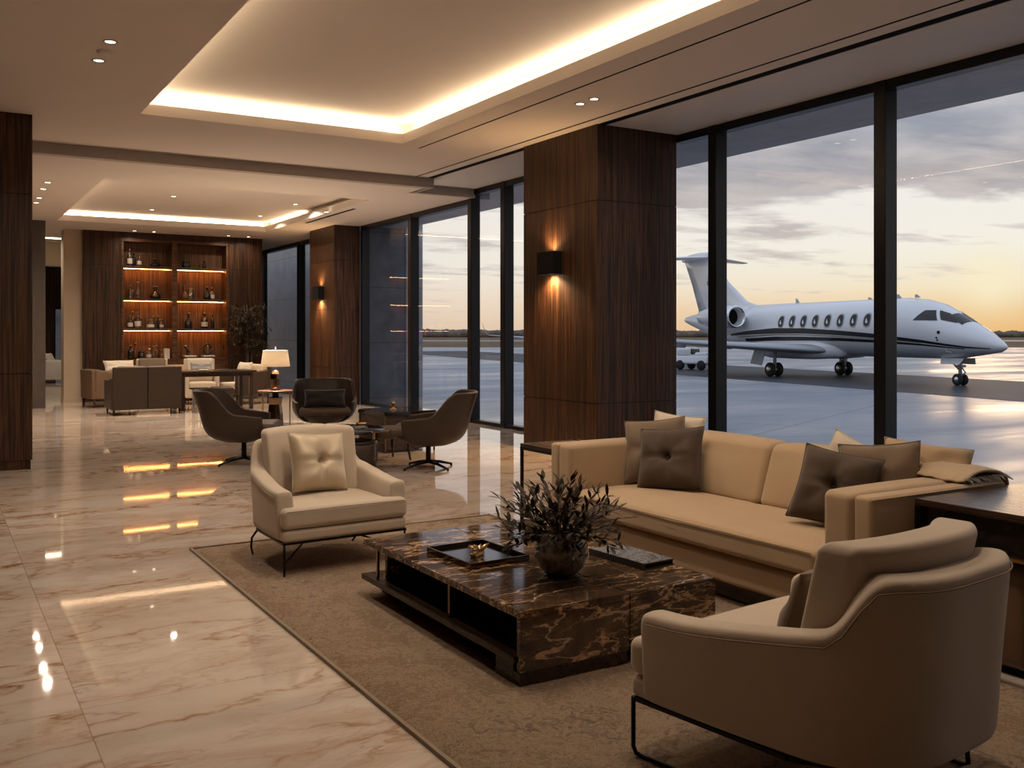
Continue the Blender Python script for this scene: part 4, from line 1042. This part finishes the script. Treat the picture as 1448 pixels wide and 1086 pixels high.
pillow('grey blue lumbar pillow on the cream chair at the rear table', (4.78, 20.20, .47+.16+.12), .44, .24, .12, -6, 12, 'fringe', 0, seed=33)
club('bench_settee', 'long low tan settee in front of the lit shelves', 'sofa', (4.35, 21.60, 0), 0, 2.1, .62, .42, .62, .76, 'cream_sofa', 'cream_sofa', 'wood_table', .12, 2, 1, low=.10)
club('wood_framed_armchair', 'brown armchair with cream cushions under the indoor tree', 'armchair', (5.62, 20.0, 0), R(-78), .80, .80, .44, .66, .80, 'leather', 'cream', 'wood_table', .06, 1, 1, low=.20, legr=.02)
pillow('striped cream pillow on the armchair under the indoor tree', (5.60, 20.02, .45+.21), .46, .42, .16, -72, 20, 'cream_pillow', 0, seed=35)
HT = thing('work_table', 'dark wood table on square legs in the rear group', 'table', (4.70, 18.85, 0))
MB().chamf(-.72, .72, -.42, .42, .705, .745, .005).build('top', 'wood_table', HT)
for (x, y) in ((-.66,-.36),(.62,-.36),(-.66,.36),(.62,.36)): MB().chamf(x-.035, x+.035, y-.035, y+.035, 0, .7045, .004).build('leg', 'wood_table', HT)
MB().box(-.625, .585, -.375, -.355, .64, .7045).build('apron', 'wood_table', HT); MB().box(-.625, .585, .355, .375, .64, .7045).build('apron', 'wood_table', HT)
LP = thing('notebook', 'slim dark notebook lying on the rear table', 'book', (4.85, 18.80, .745), R(12)); MB().chamf(-.16, .16, -.11, .11, 0, .016, .003).build('cover', 'book_dark', LP); MB().box(-.15, .163, -.105, .105, .003, .013).build('pages', 'paper', LP)
LP = thing('saucer', 'small white dish on the rear table', 'dish', (4.45, 18.62, .745)); MB().lathe([(0,0),(.05,0),(.10,.02),(.095,.024),(.05,.008),(0,.008)], seg=24).build('dish', 'white_fab', LP)
PF = thing('square_pouf', 'dark upholstered square pouf beside the rear table leg', 'pouf', (4.62, 17.95, 0), R(-6))
MB().rbox(-.19,.19,-.19,.19,.07,.47,.04,4,4).build('body', 'leather', PF)
for (x, y) in ((-.15,-.15),(.15,-.15),(-.15,.15),(.15,.15)): MB().tube([(x,y,.09),(x,y,0)], .012, 8).build('leg', 'brass', PF)
# low metal table with tubes between loveseat and pouf
MT = thing('nickel_side_table', 'small side table of nickel tubes between the loveseat and the pouf', 'side table', (4.22, 18.0, 0))
MB().cyl((0,0,0), .17, .44, .46, 28, .004).build('top', 'smoked', MT)
for k in range(6):
    an = R(60*k); MB().cyl((.11*math.cos(an), .11*math.sin(an), 0), .014, 0, .44, 10).build('tube', 'steel', MT)
# indoor tree
IT = thing('indoor_tree', 'tall indoor tree with narrow dark leaves against the walnut wall', 'tree', (6.12, 21.45, 0))
MB().lathe([(0,0),(.17,0),(.21,.06),(.225,.36),(.205,.38),(.195,.34),(0,.32)], seg=28).build('pot', 'dark_panel', IT)
tr = MB(); tl = MB(); rn = random.Random(8)
for k in range(3):
    x = .05*math.cos(k*2.1); y = .05*math.sin(k*2.1); tr.tube([(x, y, .33), (x*1.3, y*1.2, .9), (x*2.2, y*2, 1.4), (x*3, y*2.6, 2.1)], [.02, .017, .013, .008], 7)
for k in range(100):
    z0 = rn.uniform(.98, 2.0); a = rn.uniform(0, 2*PI); d = Vector((math.cos(a), math.sin(a)*.8, rn.uniform(-.05, 1.1))).normalized(); p = Vector((.05*math.cos(a), .05*math.sin(a), z0)); L = rn.uniform(.28, .55)*(1-.45*abs(z0-1.45)); pts = [p]
    for i in range(6): d = (d+Vector((rn.uniform(-.14,.14), rn.uniform(-.14,.14), -.10))).normalized(); p = p+d*L/6; pts.append(p)
    tr.tube(pts, [.006-.0007*i for i in range(7)], 5)
    for i in range(1, 7):
        for q in range(3):
            rd = Vector((rn.uniform(-1,1), rn.uniform(-1,1), rn.uniform(-1,.7))); leaf(tl, pts[i], (pts[i]-pts[i-1]).normalized()*.6+rd, Vector((0,0,1)), rn.uniform(.07, .13), rn.uniform(.018, .03), rn.uniform(0, .5), 0 if rn.random() < .7 else 1)
tr.build('trunk', 'stem', IT); tl.build('foliage', ['leaf', 'leaf_dry'], IT)

# ------------------------------------------------------------------ lit shelving with bottles
SH = thing('display_shelving', 'built in walnut shelving with amber lit niches in the back wall', 'shelf', (0, 0, 0))
zs = [.894, 1.566, 2.222, 2.93]
SYB = SY+.395
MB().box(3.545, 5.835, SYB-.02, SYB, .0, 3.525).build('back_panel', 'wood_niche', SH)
for (x0, x1) in ((3.545, 3.59), (4.60, 4.71), (5.79, 5.835)): MB().chamf(x0, x1, SY-.005, SYB-.02, 0, 3.525, .003).build('upright', 'wood_shelf', SH)
for z in zs:
    for (x0, x1) in ((3.59, 4.60), (4.71, 5.79)): MB().chamf(x0, x1, SY+.005, SYB-.02, z-.045, z, .002).build('shelf_board', 'wood_shelf', SH)
for (x0, x1) in ((3.59, 4.60), (4.71, 5.79)):
    MB().chamf(x0, x1, SY+.005, SYB-.02, 3.46, 3.525, .003).build('top_board', 'wood_shelf', SH)
    h = MB(); 
    for k in range(2): h.chamf(x0+(x1-x0)*k/2+.003, x0+(x1-x0)*(k+1)/2-.003, SY+.002, SY+.022, .05, .845, .003)
    h.build('cabinet_door', 'wood_shelf', SH)
    for z in zs[1:]: MB().box(x0+.01, x1-.01, SYB-.17, SYB-.15, z-.052, z-.046).build('led_strip', 'led_shelf', SH)
# bottles: (crop x, height, width, kind, bay shelf)
PR = {
 'tall': [(0,0),(.46,0),(.5,.03),(.5,.55),(.42,.64),(.17,.72),(.15,.94),(.2,.95),(.2,1),(0,1)],
 'square': [(0,0),(.48,0),(.5,.04),(.5,.58),(.36,.66),(.16,.70),(.16,.86),(.26,.87),(.26,1),(0,1)],
 'decanter': [(0,0),(.38,0),(.5,.12),(.48,.30),(.30,.46),(.13,.58),(.12,.74),(.17,.76),(.09,.79),(.19,.88),(.12,.98),(0,1)],
 'jar': [(0,0),(.47,0),(.5,.05),(.5,.66),(.40,.74),(.40,.80),(.45,.81),(.45,.92),(.1,.95),(.1,1),(0,1)],
 'flask': [(0,0),(.44,0),(.5,.14),(.46,.42),(.22,.60),(.12,.70),(.12,.9),(.18,.91),(.18,1),(0,1)],
}
def bottle(kind, mat, lab, x, y, z, h, w, label=False):
    t = MB().lathe([(r*w, q*h) for r, q in PR[kind]], seg=16)
    mi = None
    o = t.build(kind+'_bottle' if kind not in ('decanter', 'jar') else ('decanter' if kind == 'decanter' else 'lidded_jar'), mat)
    tag(o, lab, {'decanter': 'decanter', 'jar': 'jar'}.get(kind, 'bottle'), 'bottles and decanters on the lit shelves'); o.location = (x, y, z)
    if label: MB().lathe([(w*.515, h*.14), (w*.515, h*.44)], seg=16, cap=False).build('paper_label', 'bottle_label', o)
    cap = PR[kind]; MB().lathe([(0, h*.955), (w*.21, h*.955), (w*.21, h*1.01), (0, h*1.015)], seg=12).build('stopper', 'brass', o)
    return o
def bx(c): return 3.59+(c-313)/287*1.01 if c < 610 else 4.71+(c-632)/287*1.08
K = .00371
lay = [
 (3, [(353,100,30,'tall','bottle_clear','tall pale bottle, leftmost on the top left shelf',1),(383,84,26,'square','bottle_dark','dark bottle between two pale ones on the top left shelf',0),(410,72,24,'tall','bottle_clear','short pale bottle, third on the top left shelf',1),(510,52,60,'decanter','bottle_dark','squat dark decanter alone at the right of the top left shelf',0),
      (690,42,50,'jar','bottle_dark','low dark jar on the top right shelf',0),(805,56,24,'flask','bottle_dark','small dark flask on the top right shelf',0)]),
 (2, [(357,78,24,'tall','bottle_clear','pale bottle at the left end of the second left shelf',0),(374,52,24,'jar','bottle_clear','short clear jar beside the pale bottle on the second left shelf',0),(401,98,36,'flask','bottle_clear','tall flask, highest on the second left shelf',0),(513,76,62,'decanter','bottle_dark','round dark decanter with stopper on the second left shelf',0),
      (680,85,46,'decanter','bottle_amber','amber decanter, leftmost on the second right shelf',0),(722,70,44,'jar','bottle_clear','clear round jar on the second right shelf',0),(812,80,46,'flask','bottle_dark','dark flask on the second right shelf',0),(850,76,32,'square','bottle_amber','amber bottle, rightmost on the second right shelf',1)]),
 (1, [(356,76,30,'square','bottle_clear','square clear bottle, leftmost on the third left shelf',1),(377,100,22,'tall','bottle_amber','slim amber bottle on the third left shelf',0),(399,98,32,'tall','bottle_clear','tall clear bottle on the third left shelf',1),(427,66,28,'flask','bottle_clear','small clear flask on the third left shelf',0),(477,56,42,'jar','bottle_clear','wide pale jar in the middle of the third left shelf',1),(500,74,24,'flask','bottle_amber','amber flask beside the wide pale jar',0),(521,76,18,'tall','bottle_dark','thin dark bottle on the third left shelf',0),(545,56,32,'jar','bottle_clear','pale jar, rightmost on the third left shelf',1),
      (703,95,46,'flask','bottle_dark','dark flask alone at the left of the third right shelf',0),(805,95,38,'square','bottle_dark','dark bottle with pale label on the third right shelf',1),(845,92,22,'tall','bottle_dark','slim dark bottle, rightmost on the third right shelf',0)]),
 (0, [(357,82,32,'tall','bottle_dark','dark wine bottle, leftmost on the lowest left shelf',0),(393,95,26,'flask','bottle_amber','amber flask on the lowest left shelf',0),(422,48,40,'jar','bottle_dark','low dark jar on the lowest left shelf',0),(474,62,30,'jar','bottle_clear','pale jar on the lowest left shelf',1),(494,76,26,'decanter','bottle_clear','clear decanter on the lowest left shelf',0),(519,80,22,'tall','bottle_amber','slim amber bottle on the lowest left shelf',0),(543,52,24,'flask','bottle_amber','small amber flask beside the pale books',0)]),
]
for si, items in lay:
    for i, (cx_, h, w, kind, mat, lab, lb) in enumerate(items):
        bottle(kind, mat, lab, bx(cx_), SY+.115+(.13 if i % 2 else 0), zs[si]+.0005, h*K, w*K, lb)
for k, (c_, hh) in enumerate(((563, 60), (574, 62), (585, 60))):
    B = thing('book', ['first', 'middle', 'last'][k]+' of the three pale upright books on the lowest left shelf', 'book', (bx(c_), SY+.15, zs[0]+.0006), 0, 'upright books on the lowest left shelf')
    MB().chamf(-.018,.018,-.08,.08,0,hh*K,.003).build('cover', 'paper', B); MB().box(-.014,.014,-.077,.083,.004,hh*K+.0005-.004).build('pages', 'cream_pillow', B)
for (c_, nm) in ((712, 'left'), (820, 'right')):
    for k in range(2):
        B = thing('book', '%s of the two flat books under the %s sculpture on the lowest right shelf' % (('lower', 'upper')[k], nm), 'book', (bx(c_), SY+.16, zs[0]+.035*k+.0005), R(4*k), 'flat books on the lowest right shelf')
        MB().chamf(-.145+.015*k,.145-.015*k,-.10,.10,0,.034,.003).build('cover', ['book_dark', 'paper'][k], B); MB().box(-.13,.147-.015*k,-.096,.096,.005,.029).build('pages', 'paper', B)
ZB2 = zs[0]+.0705
s1 = thing('bird_sculpture', 'dark slender bird like sculpture on the left stack of flat books', 'sculpture', (bx(700), SY+.16, ZB2))
MB().lathe([(0,0),(.05,0),(.045,.012),(0,.015)], seg=16).tube([(0,0,.01),(.02,0,.07),(.0,0,.13),(-.04,0,.17),(-.06,0,.21),(-.03,0,.235)], [.03,.04,.032,.02,.014,.006], 10).build('figure', 'bottle_dark', s1)
MB().tube([(-.06,0,.205),(-.045,-.01,.222),(-.02,-.01,.216)], [.012,.014,.004], 8).build('head', 'bottle_label', s1)
s2 = thing('ring_sculpture', 'dark looped sculpture on the right stack of flat books', 'sculpture', (bx(818), SY+.16, ZB2))
MB().lathe([(0,0),(.06,0),(.055,.014),(0,.018)], seg=16).tube([(.085*math.cos(a), .02*math.sin(2*a), .13+.115*math.sin(a)) for a in [2*PI*i/22 for i in range(23)]], .02, 9).build('loop', 'bottle_dark', s2)
MB().tube([(0,0,.015),(.0,0,.10),(.01,0,.20),(-.02,0,.27)], [.022,.03,.022,.008], 9).build('figure', 'brass', s2)

# ------------------------------------------------------------------ far room
club('white_lounge_chair', 'white upholstered lounge chair seen in the far room on the left', 'armchair', (3.18, 31.4, 0), R(72), 1.0, .95, .46, .66, .86, 'white_fab', 'white_fab', 'metal', .16, 1, 1, low=.10)
pillow('white pillow on the far white lounge chair', (3.05, 31.45, .47+.21), .44, .42, .16, 60, 22, 'cream_pillow', 0, seed=41)
struct('ceiling_far_coffer', MB().box(1.5, 3.6, 23.2, 25.2, ZB-.002, ZB+.0), 'ceil', 'far room ceiling panel', 'ceiling')
tag(MB().box(2.2, 3.4, 24.3, 24.36, ZB-.02, ZB-.004).build('cove_light_strip', 'led_back'), 'short warm light strip on the far corridor ceiling', 'light strip', 'cove light strips')

# ------------------------------------------------------------------ wall sconces
def sconce(x, y, z, s, label, pw):
    A = thing('wall_sconce', label, 'wall lamp', (x, y, z), 0, 'box wall sconces')
    w, h, d = .17*s, .135*s, .13*s
    MB().box(-d, -.012, -w, -w+.006, -h, h).box(-d, -.012, w-.006, w, -h, h).box(-d, -d+.006, -w+.006, w-.006, -h, h).build('housing', 'dark', A)
    MB().box(-.012, 0, -w, w, -h, h).build('back_plate', 'dark', A)
    MB().box(-d+.03, -.03, -w+.04, w-.04, -h*.8, h*.8).build('emitter', 'sconce_glow', A)
    for sg in (-1, 1):
        lamp('sconce_beam', 'SPOT', (x-d*.55, y, z+sg*h*1.01), pw*(.28 if sg > 0 else 1), (1, .62, .30), (PI if sg > 0 else 0, R(0), 0), spot_size=R(150), spot_blend=1.0, shadow_soft_size=.03)
sconce(6.379, 9.53, 2.29, 1.0, 'black box wall sconce glowing up and down on the near walnut column', 170)
sconce(6.999, 19.2, 2.30, 1.0, 'black box wall sconce glowing on the far walnut column', 160)

# ------------------------------------------------------------------ downlights
DLK = .36; DLC = (1, .83, .65)
def downlight(x, y, z, label, pw, size=78, lit=True):
    A = thing('downlight', label, 'ceiling light', (x, y, z), 0, 'recessed ceiling downlights')
    MB().lathe([(.040,-.001),(.058,-.001),(.060,-.004),(.056,-.007),(.040,-.004)], seg=20, cap=False).build('trim_ring', 'beam', A)
    MB().lathe([(0,-.002),(.040,-.002)], seg=20, cap=False).build('lens', 'bulb', A)
    if pw: lamp('downlight_beam', 'AREA', (x, y, z-.008), pw*DLK, DLC, (0, 0, 0), shape='DISK', size=.08, spread=R(150))
downlight(1.24, 8.26, ZF, 'nearer downlight of the pair at the left of the main ceiling', 66)
downlight(1.24, 8.88, ZF, 'farther downlight of the pair at the left of the main ceiling', 66)
A = thing('smoke_detector', 'flat white smoke detector between the two left downlights', 'smoke detector', (1.24, 8.57, ZF)); MB().lathe([(0,-.03),(.03,-.03),(.055,-.022),(.06,-.004),(.06,0)], seg=24).build('body', 'ceil', A)
downlight(5.68, 8.0, ZF, 'farther downlight near the walnut column', 30)
downlight(5.68, 7.76, ZF, 'nearer downlight near the walnut column', 30)
zc = ZB+.21; zf = ZF+.27
for i, (x, y, z, nm, pw) in enumerate([(3.67,17.5,zc,'single downlight at the left inside the rear coffer',110),(5.84,17.4,zc,'downlight inside the rear coffer above the lamp table',110),(5.80,19.5,zc,'downlight inside the rear coffer nearest the indoor tree',90),(3.7,19.6,zc,'downlight inside the rear coffer above the loveseat',90),
     (1.47,15.47,ZB,'first of the four downlights in a row beside the walnut pillar',80),(1.48,16.2,ZB,'second of the four downlights in a row beside the walnut pillar',80),(1.52,17.3,ZB,'third of the four downlights in a row beside the walnut pillar',70),(1.53,17.95,ZB,'last of the four downlights in a row beside the walnut pillar',70),
     (3.75,21.75,ZB,'downlight above the left shelf niches',18),(4.15,21.75,ZB,'downlight above the middle of the left shelf niches',0),(5.75,21.75,ZB,'downlight above the right shelf niches',18),(6.2,21.75,ZB,'downlight above the walnut panel right of the shelves',12),
     (6.15,16.6,ZB,'downlight by the black slot of the rear ceiling',60),
     (2.0,23.2,ZB,'downlight in the far corridor',90),(3.0,29.5,ZB,'downlight above the far white chair',110)]):
    downlight(x, y, z, nm, pw)
# downlights added out of the frame to brighten the seating and walkway
for (x, y, nm, pw) in [(4.15,3.2,'added unseen coffer downlight over the right sofa end',30),(4.15,4.7,'added unseen coffer downlight over the left sofa end',34),(2.55,2.6,'added unseen coffer downlight over the foreground armchair',42),(2.45,4.2,'added unseen coffer downlight over the coffee table',52),(2.4,5.9,'added unseen coffer downlight over the cream armchair',60)]:
    downlight(x, y, zf, nm, pw, 70)
for (x, y, nm) in [(1.24,4.7,'nearest left hand downlight, added out of view above the walkway'),(1.24,5.3,'second left hand downlight, added out of view above the walkway')]:  # extra pair added out of view for light on the walkway
    downlight(x, y, ZF, nm, 16)
# ------------------------------------------------------------------ sky
W = bpy.data.worlds.new('evening sky'); S.world = W; W.use_nodes = True
g = G('tmp'); bpy.data.materials.remove(g.m)
g = G.__new__(G); g.m = None; g.t = W.node_tree; g.t.nodes.clear(); g.out = g.n('ShaderNodeOutputWorld')
tc = g.n('ShaderNodeTexCoord'); nv = g.n('ShaderNodeVectorMath', operation='NORMALIZE'); g.l(tc.outputs['Generated'], nv.inputs[0]); D = nv.outputs[0]
x, y, z = g.sep(D)
el = g.math('MAXIMUM', z, 0)
def dot(vec):
    n = g.n('ShaderNodeVectorMath', operation='DOT_PRODUCT'); g.l(D, n.inputs[0]); n.inputs[1].default_value = vec; return n.outputs['Value']
SD = Vector((.947, .595, .055)).normalized()
sun = g.math('MAXIMUM', dot(SD), 0)
near = g.ramp(sun, [(.88, (0, 0, 0)), (.985, (.6,)*3), (1, (1, 1, 1))])
wide = g.ramp(sun, [(.3, (0, 0, 0)), (1, (1, 1, 1))])
base_cool = g.ramp(el, [(0, (.84, .62, .44)), (.03, (.93, .75, .58)), (.065, (.98, .89, .77)), (.14, (.95, .90, .84)), (.24, (.80, .81, .85)), (.5, (.72, .80, .96)), (1, (.62, .72, .92))])
base_warm = g.ramp(el, [(0, (.92, .52, .19)), (.022, (.96, .64, .31)), (.048, (1.0, .86, .62)), (.085, (1.0, .94, .82)), (.16, (.97, .92, .86)), (.25, (.80, .80, .84)), (.5, (.72, .80, .96)), (1, (.62, .72, .92))])
sky = g.mix(near, base_cool, base_warm)
# cloud layer on a flat deck
zz = g.math('ADD', el, .055)
cm = g.n('ShaderNodeCombineXYZ'); g.l(g.math('DIVIDE', x, zz), cm.inputs[0]); g.l(g.math('DIVIDE', y, zz), cm.inputs[1])
mp = g.n('ShaderNodeMapping'); g.l(cm.outputs[0], mp.inputs['Vector']); mp.inputs['Rotation'].default_value = (0, 0, R(31)); mp.inputs['Scale'].default_value = (.8, 1.25, 1); mp.inputs['Location'].default_value = (3.1, 1.7, 0)
n1 = g.noise(mp.outputs[0], .75, 8, .59, .25); n2 = g.noise(mp.outputs[0], 2.3, 5, .56, .3)
nn = g.math('ADD', g.math('MULTIPLY', n1, .78), g.math('MULTIPLY', n2, .22))
cover = g.math('ADD', g.ramp(el, [(0, (.62,)*3), (.03, (.54,)*3), (.07, (.50,)*3), (.115, (.46,)*3), (.15, (.375,)*3), (.20, (.30,)*3), (.28, (.26,)*3), (.5, (.47,)*3), (1, (.56,)*3)]), g.math('MULTIPLY', near, .05))
cl = g.math('MULTIPLY', g.math('SUBTRACT', nn, cover), 12.0, clamp=True)
thick = g.math('MULTIPLY', g.math('SUBTRACT', nn, cover), 6.0, clamp=True)
c_lo = g.mix(wide, (.50, .45, .46), (.70, .55, .44))
c_hi = g.mix(wide, (.235, .262, .34), (.275, .295, .37))
c_hi = g.mix(g.ramp(n2, [(.42, (0, 0, 0)), (.66, (1, 1, 1))]), c_hi, (.56, .54, .56))
ccol = g.mix(g.ramp(el, [(.03, (0, 0, 0)), (.2, (1, 1, 1))]), c_lo, c_hi)
ccol = g.mix(thick, g.mix(.45, ccol, (.80, .76, .74)), ccol)
sky = g.mix(g.math('MULTIPLY', cl, .92), sky, ccol)
# glow bands at the sun
core = g.math('POWER', sun, 2600)
sky = g.mix(g.math('MULTIPLY', core, .8, clamp=True), sky, (1.05, .92, .62))
gnd = g.ramp(z, [(.49, (0, 0, 0)), (.5, (1, 1, 1))])
bg = g.n('ShaderNodeBackground'); g.l(sky, bg.inputs[0]); bg.inputs[1].default_value = 1.0
g.l(bg.outputs[0], g.out.inputs[0])
lamp('low_sun', 'SUN', (40, 20, 30), .12, (1, .62, .32), tuple(SD.to_track_quat('Z', 'Y').to_euler()), angle=R(6))
S.view_settings.view_transform = 'Standard'; S.view_settings.look = 'None'; S.view_settings.gamma = 1; S.view_settings.exposure = 0; S.view_settings.use_curve_mapping = False
S.cycles.use_denoising = True; S.cycles.max_bounces = 8; S.cycles.transparent_max_bounces = 16; S.cycles.sample_clamp_indirect = 4; S.cycles.diffuse_bounces = 4; S.cycles.glossy_bounces = 4
S.cycles.use_adaptive_sampling = True; S.cycles.caustics_reflective = False; S.cycles.caustics_refractive = False
